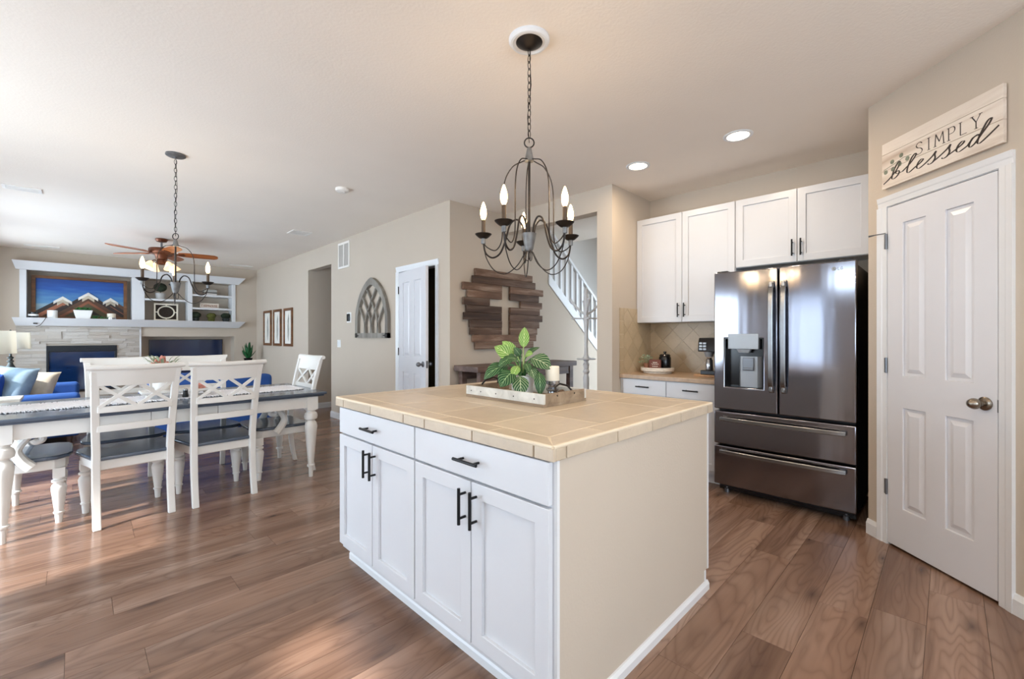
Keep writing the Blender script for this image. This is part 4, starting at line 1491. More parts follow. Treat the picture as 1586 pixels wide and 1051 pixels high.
def vent(name, label, cat, loc, rz, w_, h_, n, vertical=False, group=None):
    """flat ceiling grille; local x-y, hangs 8 mm"""
    v = thing(name, label, cat, loc, rz, group)
    b = MB()
    t = 0.025
    b.box(-w_ / 2, w_ / 2, -h_ / 2, -h_ / 2 + t, -0.009, 0.0)
    b.box(-w_ / 2, w_ / 2, h_ / 2 - t, h_ / 2, -0.009, 0.0)
    b.box(-w_ / 2, -w_ / 2 + t, -h_ / 2 + t, h_ / 2 - t, -0.009, 0.0)
    b.box(w_ / 2 - t, w_ / 2, -h_ / 2 + t, h_ / 2 - t, -0.009, 0.0)
    b.build('frame', M['ventwhite'], v, smooth=False)
    b = MB()
    for i in range(n):
        y_ = -h_ / 2 + t + (h_ - 2 * t) * (i + 0.5) / n
        b.box(-w_ / 2 + t, w_ / 2 - t, y_ - 0.007, y_ + 0.007, -0.007, -0.005)
    b.build('louvres', M['ventwhite'], v, smooth=False)
    MB().box(-w_ / 2 + t, w_ / 2 - t, -h_ / 2 + t, h_ / 2 - t, -0.002, 0.0).build('duct_plate', M['ventgrey'], v, smooth=False)
    return v


vent('ceiling_vent', 'white rectangular ceiling vent nearest the dining area, toward the window wall', 'vent', (-0.375, 6.516, CEIL), 0, 0.27, 0.17, 6, group='ceiling vents')
vent('ceiling_vent', 'white ceiling vent above the mountain artwork', 'vent', (-0.387, 10.46, CEIL), 0, 0.40, 0.16, 6, group='ceiling vents')
vent('ceiling_vent', 'white ceiling vent above the built-in shelves corner', 'vent', (2.43, 10.39, CEIL), 0, 0.40, 0.16, 6, group='ceiling vents')
vent('ceiling_vent', 'white square ceiling vent in front of the doorway opening', 'vent', (2.25, 6.51, CEIL), 0, 0.26, 0.26, 8, group='ceiling vents')
rv = thing('return_air_grille', 'white return air grille high on the hall wall', 'vent', (2.86, 6.437, 2.49), R(-90))
b = MB().grid((-0.193, 0.193), (-0.195, 0.195), -0.010, 0.0, [(-0.165, -0.012, -0.165, 0.165), (0.012, 0.165, -0.165, 0.165)])
b.build('frame', M['ventwhite'], rv, smooth=False)
b = MB()
for x0_, x1_ in ((-0.165, -0.012), (0.012, 0.165)):
    for i in range(16):
        z_ = -0.165 + 0.33 * (i + 0.5) / 16
        b.hexa([(x0_, -0.008, z_ - 0.008), (x1_, -0.008, z_ - 0.008), (x1_, -0.006, z_ - 0.008), (x0_, -0.006, z_ - 0.008), (x0_, -0.002, z_ + 0.006), (x1_, -0.002, z_ + 0.006), (x1_, -0.0, z_ + 0.006), (x0_, -0.0, z_ + 0.006)])
b.build('louvres', M['ventgrey'], rv, smooth=False)
th = thing('thermostat', 'black-faced thermostat on a white plate on the hall wall', 'thermostat', (2.86, 6.262, 1.546), R(-90))
MB().box(-0.07, 0.07, -0.006, 0.0, -0.075, 0.075).build('wall_plate', M['switch'], th, bevel=0.004)
MB().box(-0.042, 0.042, -0.024, -0.006, -0.055, 0.055).build('display', M['plastic'], th, bevel=0.012, seg=3)
sw = thing('light_switch', 'white double light switch on the hall wall', 'switch', (2.86, 6.61, 1.158), R(-90))
MB().box(-0.058, 0.058, -0.005, 0.0, -0.058, 0.058).build('wall_plate', M['switch'], sw, bevel=0.003)
for x in (-0.023, 0.023):
    MB().box(x - 0.016, x + 0.016, -0.009, -0.005, -0.033, 0.033).build('rocker', M['trim'], sw, bevel=0.002)

# ceiling fan
fn = thing('ceiling_fan', 'copper and cherry wood ceiling fan with lit glass shades', 'ceiling fan', (0.92, 8.41, CEIL))
MB().lathe([(0.001, 0), (0.075, 0), (0.078, -0.01), (0.06, -0.045), (0.02, -0.055), (0.001, -0.055)], n=28).build('canopy', M['fanmetal'], fn)
MB().tube([(0, 0, -0.05), (0, 0, -0.16)], 0.013, 14).build('downrod', M['hinge'], fn)
MB().lathe([(0.02, -0.13), (0.06, -0.135), (0.15, -0.15), (0.158, -0.165), (0.158, -0.21), (0.15, -0.225), (0.09, -0.24), (0.075, -0.27), (0.07, -0.31), (0.001, -0.315)], n=36).build('motor_housing', M['fanmetal'], fn)
for k in range(5):
    a = R(-9) + 2 * math.pi * k / 5
    rot = Matrix.Rotation(a, 4, 'Z') @ Matrix.Rotation(R(-18), 4, 'X')
    b = MB()
    pl_ = [(0.20, -0.055), (0.30, -0.068), (0.52, -0.072), (0.66, -0.066), (0.70, -0.04), (0.71, 0.0), (0.70, 0.04), (0.66, 0.066), (0.52, 0.072), (0.30, 0.068), (0.20, 0.055)]
    b.prism(pl_, 'z', -0.004, 0.004)
    bmesh.ops.transform(b.bm, matrix=Matrix.Translation((0, 0, -0.215)) @ rot, verts=b.bm.verts)
    bo = b.build('fan_blade', M['fanwood'], fn, bevel=0.002)
    b = MB().prism([(0.12, -0.02), (0.20, -0.03), (0.27, -0.045), (0.29, 0.0), (0.27, 0.045), (0.20, 0.03), (0.12, 0.02)], 'z', -0.010, -0.004)
    bmesh.ops.transform(b.bm, matrix=Matrix.Translation((0, 0, -0.215)) @ rot, verts=b.bm.verts)
    b.build('blade_iron', M['fanmetal'], bo)
MB().lathe([(0.05, -0.31), (0.062, -0.33), (0.062, -0.375), (0.04, -0.39), (0.001, -0.392)], n=28).build('light_fitter', M['fanmetal'], fn)
for k in range(4):
    a = R(25) + math.pi / 2 * k
    ca, sa = math.cos(a), math.sin(a)
    b = MB().tube(crom([(0.05 * ca, 0.05 * sa, -0.35), (0.10 * ca, 0.10 * sa, -0.335), (0.14 * ca, 0.14 * sa, -0.36)], 5), 0.008, 8)
    ar = b.build('light_arm', M['fanmetal'], fn)
    rot = Matrix.Rotation(a, 3, 'Z') @ Matrix.Rotation(R(-28), 3, 'Y')
    MB().lathe([(0.018, 0.0), (0.032, -0.02), (0.048, -0.055), (0.068, -0.095), (0.080, -0.112), (0.077, -0.113), (0.062, -0.092), (0.042, -0.052), (0.02, -0.015)], (0.14 * ca, 0.14 * sa, -0.355), 20, rot).build('glass_shade', M['tulip'], ar)

# ================================================================== DINING
LEGP = [(0.0, 0.013), (0.0, 0.015), (0.075, 0.019), (0.078, 0.024), (0.088, 0.025), (0.092, 0.020), (0.25, 0.033), (0.285, 0.035), (0.305, 0.030), (0.315, 0.022), (0.322, 0.022), (0.328, 0.032), (0.342, 0.033), (0.350, 0.022), (0.358, 0.026), (0.364, 0.026)]


def turned(b, x, y, h, k=1.0, top=0.026):
    b.lathe([(r * k, z * h / 0.44) for z, r in LEGP], (x, y, 0), 18)
    b.box(x - top * k, x + top * k, y - top * k, y + top * k, 0.364 * h / 0.44, h)


def make_chair(name, label, arm=False, group=None):
    """local +y is the way the sitter faces; origin on the floor under the seat"""
    c = thing(name, label, 'chair', (0, 0, 0), 0, group)
    sw_ = 0.275 if arm else 0.26        # seat half width at front
    bw = 0.245 if arm else 0.197        # post centre half spacing
    # seat
    b = MB()
    poly = [(-bw - 0.012, -0.215), (bw + 0.012, -0.215), (sw_, 0.10), (sw_ - 0.004, 0.19), (sw_ - 0.05, 0.245), (sw_ - 0.12, 0.262), (-sw_ + 0.12, 0.262), (-sw_ + 0.05, 0.245), (-sw_ + 0.004, 0.19), (-sw_, 0.10)]
    b.prism(poly, 'z', 0.438, 0.464)
    b.build('seat', M['slate'], c, bevel=0.009, seg=3)
    b = MB()
    inner = 0.92
    poly2 = [(p[0] * inner, p[1] * inner) for p in poly]
    b.prism(poly2, 'z', 0.372, 0.4385)
    b.build('seat_frame', M['chairwhite'], c, bevel=0.006)
    for sx in (-1, 1):
        b = MB()
        turned(b, sx * (sw_ - 0.055), 0.195, 0.376, 1.15)
        b.build('leg', M['chairwhite'], c)
        # rear leg and back post, one swept piece
        path = crom([(-0.262, 0.0), (-0.232, 0.16), (-0.216, 0.33), (-0.215, 0.47), (-0.236, 0.66), (-0.272, 0.84), (-0.322, 1.045)], 5)
        b = MB()
        prev = None
        for q in crom([(0, -0.262, 0.0), (0, -0.232, 0.16), (0, -0.216, 0.33), (0, -0.215, 0.47), (0, -0.236, 0.66), (0, -0.272, 0.84), (0, -0.320, 1.04)], 5):
            wx = 0.021
            wy = 0.017 + 0.008 * max(0, 1 - abs(q.z - 0.42) / 0.35)
            xx = sx * (bw + 0.016 * max(0, (q.z - 0.5)) / 0.5)
            ring = [b.bm.verts.new((xx - wx, q.y - wy, q.z)), b.bm.verts.new((xx + wx, q.y - wy, q.z)), b.bm.verts.new((xx + wx, q.y + wy, q.z)), b.bm.verts.new((xx - wx, q.y + wy, q.z))]
            if prev:
                for k in range(4):
                    b.face([prev[k], prev[(k + 1) % 4], ring[(k + 1) % 4], ring[k]])
            else:
                b.face(ring)
            prev = ring
        b.face(prev[::-1])
        b.build('leg', M['chairwhite'], c, bevel=0.004)

    def yb(z):
        return -0.215 - 0.075 * max(0, (z - 0.47) / 0.37) ** 1.25 if z < 0.84 else -0.272 - (z - 0.84) * 0.245
    # crest rail: bowed panel with a rolled top
    b = MB()
    n = 12
    hw = bw + 0.055
    g = {}
    rows = [(0.940, 0.0), (1.045, 0.0), (1.064, 0.0)]
    for i in range(n + 1):
        u = -1 + 2 * i / n
        bow = -0.022 * (1 - u * u)
        for j, (z, _) in enumerate(rows):
            fl = hw - 0.022 + 0.022 * j / 2
            for k, off in enumerate((-0.012, 0.012)):
                g[i, j, k] = b.bm.verts.new((u * fl, yb(z) + bow + off, z + 0.006 * abs(u)))
    for i in range(n):
        for j in range(2):
            for k in (0, 1):
                b.face([g[i, j, k], g[i + 1, j, k], g[i + 1, j + 1, k], g[i, j + 1, k]])
        for j in (0, 2):
            b.face([g[i, j, 0], g[i + 1, j, 0], g[i + 1, j, 1], g[i, j, 1]])
    for i in (0, n):
        for j in range(2):
            b.face([g[i, j, 0], g[i, j + 1, 0], g[i, j + 1, 1], g[i, j, 1]])
    b.tube([(-(hw + 0.004) + 2 * (hw + 0.004) * i / n, yb(1.06) - 0.008 - 0.022 * (1 - (-1 + 2 * i / n) ** 2), 1.060 + 0.006 * abs(-1 + 2 * i / n)) for i in range(n + 1)], 0.0175, 10)
    b.build('crest_rail', M['chairwhite'], c, bevel=0.0)
    # rails
    for z0_, z1_ in ((0.765, 0.805), (0.636, 0.680)):
        b = MB()
        zc_ = (z0_ + z1_) / 2
        pts = []
        for i in range(9):
            u = -1 + 2 * i / 8
            pts.append((u * bw, yb(zc_) - 0.016 * (1 - u * u)))
        outer = [(p[0], p[1] - 0.010) for p in pts]
        innr = [(p[0], p[1] + 0.010) for p in pts]
        b.prism(outer + innr[::-1], 'z', z0_, z1_)
        b.build('back_rail', M['chairwhite'], c, bevel=0.003)
    b = MB()
    zt, zb_ = 0.948, 0.800
    for s0 in (-1, 0):
        xa, xb = s0 * bw + 0.004, (s0 + 1) * bw - 0.004
        for (p, q) in (((xa, zb_), (xb, zt)), ((xa, zt), (xb, zb_))):
            A = Vector((p[0], yb(p[1]) - 0.014 * (1 - (p[0] / bw) ** 2), p[1]))
            B = Vector((q[0], yb(q[1]) - 0.014 * (1 - (q[0] / bw) ** 2), q[1]))
            d = (B - A).normalized()
            nn = Vector((-d.z, 0, d.x)) * 0.011
            yy = Vector((0, 0.008, 0))
            b.hexa([A - nn - yy, B - nn - yy, B - nn + yy, A - nn + yy, A + nn - yy, B + nn - yy, B + nn + yy, A + nn + yy])
    b.build('cross_lattice', M['chairwhite'], c, bevel=0.002, smooth=False)
    if arm:
        for sx in (-1, 1):
            b = MB()
            xx = sx * (bw + 0.032)
            ap = crom([(xx - sx * 0.03, -0.235, 0.655), (xx, -0.16, 0.662), (xx, -0.02, 0.640), (xx, 0.07, 0.632), (xx, 0.115, 0.615), (xx, 0.118, 0.585), (xx, 0.090, 0.575), (xx, 0.078, 0.592)], 5)
            b.tube(ap, 0.021, 10)
            sp = crom([(xx, 0.055, 0.612), (xx, 0.02, 0.565), (xx, 0.005, 0.52), (xx, 0.03, 0.46), (xx, 0.07, 0.41)], 5)
            b.tube(sp, [0.022 + 0.014 * (i / len(sp)) for i in range(len(sp))], 10)
            b.build('armrest', M['chairwhite'], c)
    return c


G1 = 'white cross-back dining chairs'
ca_ = make_chair('dining_chair', 'white cross-back dining chair, back to the camera, nearer the window', group=G1)
ca_.location = (0.272, 4.205, 0)
ca_.rotation_euler = (0, 0, R(5))
dup(ca_, (0.806, 4.21, 0), R(4), 'white cross-back dining chair, back to the camera, nearer the island', G1)
dup(ca_, (0.285, 4.85, 0), R(180), 'white cross-back dining chair across the table on the fireplace side', G1)
dup(ca_, (0.835, 4.85, 0), R(180), 'white cross-back dining chair across the table on the television side', G1)
cr_ = make_chair('dining_armchair', 'white dining armchair at the table end by the hall wall', True, 'white dining armchairs')
cr_.location = (1.335, 4.51, 0)
cr_.rotation_euler = (0, 0, R(90))
dup(cr_, (-0.275, 4.51, 0), R(-90), 'white dining armchair at the table end by the window', 'white dining armchairs')

dt = thing('dining_table', 'long white dining table with slate grey wooden top', 'table', (0, 0, 0))
TX0, TX1, TY0, TY1 = -0.43, 1.62, 4.0, 5.03
b = MB()
b.prism([(TX0, TY0), (TX1, TY0), (TX1, TY1), (TX0, TY1)], 'z', 0.742, 0.766)
b.build('table_top', M['slate'], dt, bevel=0.007, seg=3)
MB().box(TX0 + 0.018, TX1 - 0.018, TY0 + 0.018, TY1 - 0.018, 0.728, 0.7425).build('edge_moulding', M['slate'], dt, bevel=0.005)
b = MB()
xs = [TX0 + 0.10, 0.385, 0.792, TX1 - 0.10]
for yy in (TY0 + 0.055, TY1 - 0.077):
    for k in range(3):
        b.box(xs[k] + 0.0015, xs[k + 1] - 0.0015, yy, yy + 0.022, 0.628, 0.729)
for xx in (TX0 + 0.078, TX1 - 0.10):
    b.box(xx, xx + 0.022, TY0 + 0.08, TY1 - 0.08, 0.628, 0.729)
b.build('apron', M['chairwhite'], dt, bevel=0.002, smooth=False)
for xx in (TX0 + 0.112, TX1 - 0.112):
    for yy in (TY0 + 0.085, TY1 - 0.085):
        b = MB()
        b.lathe([(0.017, 0.0), (0.021, 0.09), (0.032, 0.095), (0.033, 0.108), (0.024, 0.114), (0.050, 0.42), (0.053, 0.455), (0.046, 0.49), (0.032, 0.505), (0.032, 0.512), (0.052, 0.525), (0.056, 0.55), (0.050, 0.575), (0.034, 0.588), (0.034, 0.594), (0.044, 0.60), (0.044, 0.61)], (xx, yy, 0), 24)
        b.box(xx - 0.046, xx + 0.046, yy - 0.046, yy + 0.046, 0.608, 0.729)
        b.build('leg', M['chairwhite'], dt)

# runner with fringe
rn = thing('table_runner', 'white woven table runner with fringed edges on the dining table', 'runner', (0, 0, 0.766))
b = MB()
nx, ny = 90, 14
RX0, RX1, RY0, RY1 = -0.40, 1.50, 4.335, 4.70
vv = {}
for i in range(nx + 1):
    for j in range(ny + 1):
        x = RX0 + (RX1 - RX0) * i / nx
        y = RY0 + (RY1 - RY0) * j / ny
        vv[i, j] = b.bm.verts.new((x, y, 0.004 + random.uniform(0.0, 0.006)))
for i in range(nx):
    for j in range(ny):
        b.face([vv[i, j], vv[i + 1, j], vv[i + 1, j + 1], vv[i, j + 1]])
b.build('cloth', M['runner'], rn, angle=80)
b = MB()
for i in range(210):
    x = RX0 + (RX1 - RX0) * i / 210
    for yy, sg_ in ((RY0, -1), (RY1, 1)):
        l_ = random.uniform(0.025, 0.05)
        b.tube([(x, yy, 0.006), (x + random.uniform(-.006, .006), yy + sg_ * l_ * 0.5, 0.008), (x + random.uniform(-.012, .012), yy + sg_ * l_, 0.004)], 0.0036, 5)
for j in range(45):
    y = RY0 + (RY1 - RY0) * j / 44
    for xx, sg_ in ((RX0, -1), (RX1, 1)):
        if sg_ < 0:
            continue
        b.tube([(xx, y, 0.006), (xx + sg_ * 0.04, y + random.uniform(-.008, .008), 0.004)], 0.0036, 5)
b.build('fringe', M['runner'], rn)['kind'] = 'stuff'

rs = thing('table_riser', 'white footed wooden riser in the middle of the table runner', 'riser', (0.60, 4.52, 0.777))
MB().box(-0.24, 0.24, -0.11, 0.11, 0.035, 0.055).build('riser_board', M['chairwhite'], rs, bevel=0.004)
for sx in (-1, 1):
    for sy in (-1, 1):
        MB().ball((sx * 0.20, sy * 0.08, 0.019), 0.018, n=12).build('foot', M['chairwhite'], rs)
vf = thing('flower_arrangement', 'pink flower arrangement in a white vase on the table riser', 'flowers', (0.50, 4.55, 0.832))
MB().lathe([(0.001, 0), (0.045, 0), (0.06, 0.03), (0.062, 0.08), (0.05, 0.12), (0.055, 0.135), (0.05, 0.135), (0.045, 0.11), (0.001, 0.10)], n=24).build('vase', M['porcelain'], vf)
b = MB()
b2 = MB()
for k in range(80):
    a = random.uniform(0, 6.28)
    r = random.uniform(0.0, 0.13)
    z = 0.25 - r * 0.75 + random.uniform(-0.03, 0.03)
    p = (r * math.cos(a), r * math.sin(a), z)
    b.ball(p, random.uniform(0.006, 0.011), n=8, jitter=0.25)
    b2.tube([(r * 0.2 * math.cos(a), r * 0.2 * math.sin(a), 0.11), (r * 0.7 * math.cos(a), r * 0.7 * math.sin(a), 0.17), p], 0.0016, 5)
for k in range(36):
    a = random.uniform(0, 6.28)
    r = random.uniform(0.05, 0.12)
    p = Vector((r * math.cos(a), r * math.sin(a), 0.16 + random.uniform(-0.03, 0.10)))
    b2.leaf(p * 0.8 + Vector((0, 0, 0.03)), p + Vector((0.03 * math.cos(a), 0.03 * math.sin(a), 0.03)), (0, 0, 1), 0.02, nu=4, nv=2)
b.build('blossoms', M['pink'], vf)['kind'] = 'stuff'
b2.build('greenery', M['paleleaf'], vf)['kind'] = 'stuff'
jr = thing('small_jar', 'small pale pink jar on the table riser', 'jar', (0.74, 4.47, 0.832))
MB().lathe([(0.001, 0), (0.04, 0), (0.045, 0.01), (0.045, 0.035), (0.03, 0.045)], n=20).build('jar_body', M['pink'], jr)
MB().lathe([(0.03, 0.044), (0.034, 0.047), (0.034, 0.058), (0.001, 0.062)], n=20).build('lid', M['porcelain'], jr)
kp = thing('salt_shaker', 'dark pewter shaker on the runner before the riser', 'shaker', (0.56, 4.36, 0.776))
MB().lathe([(0.001, 0), (0.02, 0), (0.022, 0.01), (0.016, 0.04), (0.018, 0.055)], n=16).build('shaker_body', M['plastic'], kp)
MB().lathe([(0.018, 0.054), (0.018, 0.062), (0.008, 0.072), (0.001, 0.073)], n=16).build('cap', M['mercury'], kp)
kp2 = dup(kp, (0.63, 4.37, 0.776), 0, 'dark pewter shaker beside the riser foot, second of the pair')
kp['group'] = kp2['group'] = 'pewter shakers'
kp['label'] = 'dark pewter shaker on the runner, nearer the window end of the pair'
kp2['label'] = 'dark pewter shaker on the runner, nearer the island of the pair'

# ================================================================== LIVING ROOM
def sofa(name, label, loc, rz, W_, D_, n, back=0.82):
    s_ = thing(name, label, 'sofa', loc, rz)
    h = W_ / 2
    MB().box(-h + 0.02, h - 0.02, -D_ / 2 + 0.02, D_ / 2 - 0.05, 0.09, 0.30).build('sofa_base', M['blue'], s_, bevel=0.02)
    MB().box(-h + 0.02, h - 0.02, -D_ / 2, -D_ / 2 + 0.22, 0.09, back).build('backrest', M['blue'], s_, bevel=0.05, seg=4)
    for sx in (-1, 1):
        x0_, x1_ = sorted((sx * h, sx * (h - 0.17)))
        MB().box(x0_, x1_, -D_ / 2 + 0.02, D_ / 2, 0.09, 0.60).build('armrest', M['blue'], s_, bevel=0.045, seg=4)
    w_ = (W_ - 0.36) / n
    for i in range(n):
        x0_ = -h + 0.18 + i * w_
        MB().box(x0_ + 0.004, x0_ + w_ - 0.004, -D_ / 2 + 0.2, D_ / 2 - 0.01, 0.30, 0.45).build('seat_cushion', M['blue'], s_, bevel=0.04, seg=4)
        b = MB().box(x0_ + 0.004, x0_ + w_ - 0.004, -D_ / 2 + 0.2, -D_ / 2 + 0.38, 0.44, back + 0.05)
        b.build('back_cushion', M['blue'], s_, bevel=0.06, seg=4)
    for sx in (-1, 1):
        for sy in (-1, 1):
            MB().lathe([(0.02, 0), (0.028, 0.09)], (sx * (h - 0.09), sy * (D_ / 2 - 0.09), 0), 12).build('leg', M['console'], s_)
    return s_


sofa('blue_sofa', 'blue sofa with scatter pillows in front of the window wall', (-0.46, 8.25, 0), R(-90), 1.92, 1.0, 2, 0.80)
sofa('blue_loveseat', 'blue loveseat with its back to the dining table', (1.24, 6.95, 0), 0, 1.34, 0.95, 2, 0.76)


def scatter(name, label, loc, rot, w_, t_, mat):
    M4 = Matrix.Identity(4)
    b = MB().pillow(w_, w_, t_, M4, 14)
    o = b.build(name, M[mat], loc=loc, rot=rot, angle=80)
    return tag(o, label, 'pillow', 'sofa pillows')


scatter('throw_pillow', 'dusty blue-grey square pillow leaning on the blue sofa arm', (-0.56, 7.66, 0.685), (R(-20), R(6), R(-38)), 0.50, 0.20, 'bluegrey')
scatter('throw_pillow', 'oatmeal beige pillow behind the blue-grey one on the sofa', (-0.37, 7.86, 0.640), (R(-24), R(4), R(-30)), 0.44, 0.17, 'beige')
scatter('throw_pillow', 'deep blue pillow in the sofa corner', (-0.72, 7.62, 0.64), (R(-14), 0, R(-60)), 0.42, 0.16, 'bluedeep')


def lamp(loc, label):
    l_ = thing('table_lamp', label, 'lamp', loc, 0, 'cream shaded table lamps')
    MB().lathe([(0.001, 0), (0.08, 0), (0.082, 0.015), (0.05, 0.025), (0.025, 0.04), (0.022, 0.06), (0.045, 0.10), (0.058, 0.15), (0.05, 0.20), (0.026, 0.25), (0.022, 0.27), (0.036, 0.285), (0.036, 0.295), (0.02, 0.305), (0.02, 0.32), (0.034, 0.335), (0.034, 0.345), (0.014, 0.36), (0.012, 0.48), (0.001, 0.48)], n=28).build('lamp_base', M['pewter'], l_)
    b = MB()
    z0_, z1_ = 0.467, 0.705
    n = 40
    for (ra, rb, flip) in ((0.205, 0.195, 1), (0.200, 0.190, -1)):
        pass
    b.lathe([(0.205, z0_), (0.196, z1_), (0.191, z1_), (0.200, z0_), (0.205, z0_)], n=n)
    b.build('lamp_shade', M['shade'], l_)
    MB().tube([(0, 0, 0.47), (0, 0, 0.715)], 0.005, 8).lathe([(0.006, 0.712), (0.014, 0.722), (0.012, 0.735), (0.004, 0.745), (0.001, 0.746)], n=12).build('finial', M['pewter'], l_)
    MB().box(-0.193, 0.193, -0.003, 0.003, 0.700, 0.704).build('shade_spider', M['pewter'], l_)
    return l_


def end_table(loc, label):
    e_ = thing('end_table', label, 'table', loc, 0, 'pale end tables beside the sofa')
    MB().box(-0.26, 0.26, -0.24, 0.24, 0.59, 0.62).build('table_top', M['endtable'], e_, bevel=0.006)
    MB().box(-0.23, 0.23, -0.21, 0.21, 0.50, 0.59).build('apron', M['endtable'], e_, smooth=False)
    for sx in (-1, 1):
        for sy in (-1, 1):
            MB().frustum((sx * 0.21 - 0.015, sx * 0.21 + 0.015, sy * 0.19 - 0.015, sy * 0.19 + 0.015), 0.0, (sx * 0.21 - 0.022, sx * 0.21 + 0.022, sy * 0.19 - 0.022, sy * 0.19 + 0.022), 0.50).build('leg', M['endtable'], e_, smooth=False)
    return e_


end_table((-0.66, 6.95, 0), 'pale wooden end table at the near end of the blue sofa')
end_table((-0.67, 9.62, 0), 'pale wooden end table at the far end of the blue sofa by the stone')
lamp((-0.64, 6.95, 0.62), 'cream drum lamp at the near end of the blue sofa')
lamp((-0.666, 9.6, 0.62), 'cream drum lamp with dark turned base in front of the stone')

# built-in surround
bi = thing('built_in_surround', 'white built-in shelving and mantel surround on the fireplace wall', 'shelving', (0, 10.93, 0))
b = MB().grid((-0.66, 2.446), (1.56, 2.42), -0.022, 0.0, NICHE[:3])
b.build('face_frame', M['trim'], bi, smooth=False)
b = MB().frustum((-0.70, 2.50, -0.07, 0.0), 2.385, (-0.735, 2.60, -0.19, 0.0), 2.518)
b.build('crown_shelf', M['trim'], bi, smooth=False)
b = MB().frustum((-0.70, 2.50, -0.07, 0.0), 1.449, (-0.735, 2.60, -0.19, 0.0), 1.581)
b.build('mantel', M['trim'], bi, smooth=False)
for (x0_, x1_, z_) in ((0.934, 1.614, 2.003), (1.683, 2.385, 2.134), (1.683, 2.385, 1.861)):
    MB().box(x0_, x1_, -0.02, 0.325, z_ - 0.036, z_).build('shelf', M['trim'], bi, smooth=False)
for (x0_, x1_) in ((0.934, 1.614), (1.683, 2.385), (-0.586, 0.758)):
    for xx in (x0_, x1_ - 0.004):
        MB().box(xx, xx + 0.004, -0.02, 0.30, 1.582, 2.384).build('niche_lining', M['trim'], bi, smooth=False)

# stone veneer
sv = thing('stone_veneer', 'stacked grey ledgestone veneer around the fireplace', 'stone veneer', (0, 10.93, 0))
b = MB()
z = 0.0
while z < 1.44:
    hh = random.choice((0.045, 0.05, 0.06, 0.035))
    hh = min(hh, 1.447 - z)
    x = -0.70
    while x < 0.862:
        ln = random.uniform(0.12, 0.42)
        x1 = min(x + ln, 0.862)
        if 0.862 - x1 < 0.06:
            x1 = 0.862
        segs = [(x, x1)]
        if z + hh > 0.30 and z < 1.107:
            segs = []
            if x < -0.354:
                segs.append((x, min(x1, -0.354)))
            if x1 > 0.541:
                segs.append((max(x, 0.541), x1))
        for a, c in segs:
            if c - a > 0.01:
                b.box(a + 0.0008, c - 0.0008, -random.uniform(0.022, 0.05), 0.0, z + 0.0008, z + hh - 0.0008)
        x = x1
    z += hh
b.build('ledgestones', M['stone'], sv, smooth=False)
MB().box(0.862, 0.888, -0.03, 0.0, 0, 1.445).build('edge_trim', M['trim'], sv, smooth=False)

fp = thing('gas_fireplace', 'black glass-front gas fireplace set in the stone', 'fireplace', (0, 10.93, 0))
MB().grid((-0.354, 0.541), (0.30, 1.107), -0.052, -0.01, [(-0.322, 0.509, 0.33, 1.0)]).build('face_frame', M['firebox'], fp, bevel=0.004, smooth=False)
MB().box(-0.322, 0.509, -0.022, -0.016, 0.33, 1.0).build('glass_front', M['glassdark'], fp, smooth=False)
b = MB()
for k in range(3):
    b.box(-0.32, 0.507, -0.060, -0.050, 1.016 + k * 0.024, 1.028 + k * 0.024)
b.build('louvres', M['firebox'], fp, smooth=False)
MB().box(-0.354, 0.541, -0.012, 0.30, 0.30, 1.10).build('firebox', M['firebox'], fp, smooth=False)

tv = thing('television', 'flat black television in the lower wall niche', 'television', (1.6465, 11.19, 0.43))
MB().box(-0.62, 0.62, 0.0, 0.035, 0.075, 0.775).build('bezel', M['plastic'], tv, bevel=0.004)
MB().box(-0.608, 0.608, -0.002, 0.002, 0.090, 0.765).build('screen', M['tv'], tv, smooth=False)
MB().box(-0.22, 0.22, -0.10, 0.06, -0.03, -0.012).box(-0.05, 0.05, 0.0, 0.03, -0.02, 0.09).build('stand', M['plastic'], tv, bevel=0.003)

# mountain artwork
ma = thing('mountain_artwork', 'wooden mosaic mountain picture with blue sky on the mantel', 'artwork', (0.08, 11.13, 1.581))
AW, AH = 0.616, 0.742
MB().grid((-AW, AW), (0, AH), -0.03, 0.012, [(-AW + 0.05, AW - 0.05, 0.045, AH - 0.045)]).build('picture_frame', M['artframe'], ma, bevel=0.003, smooth=False)
MB().box(-AW + 0.045, AW - 0.045, 0.0, 0.008, 0.04, AH - 0.04).build('sky_panel', sky_art(), ma, smooth=False)


def clip_poly(poly, x0, x1, z0, z1):
    for ax, val, keep in ((0, x0, 1), (0, x1, -1), (1, z0, 1), (1, z1, -1)):
        out = []
        for i in range(len(poly)):
            p, q = poly[i], poly[(i + 1) % len(poly)]
            ip, iq = (p[ax] - val) * keep >= 0, (q[ax] - val) * keep >= 0
            if ip:
                out.append(p)
            if ip != iq:
                t = (val - p[ax]) / (q[ax] - p[ax])
                out.append((p[0] + (q[0] - p[0]) * t, p[1] + (q[1] - p[1]) * t))
        poly = out
        if len(poly) < 3:
            return None
    return poly


ART = {}
for nm, c in (('snow', (226, 222, 212)), ('cream', (196, 182, 160)), ('espresso', (52, 40, 36)), ('umber', (92, 62, 44)), ('sienna', (140, 84, 58)), ('olive', (92, 80, 56)), ('oak', (150, 100, 58)), ('rust', (168, 104, 74))):
    ART[nm] = wood('art_' + nm, tuple(int(v * 0.8) for v in c), c, tuple(min(255, int(v * 1.12)) for v in c), 1.0, 0, 0.6, False, 0.1)


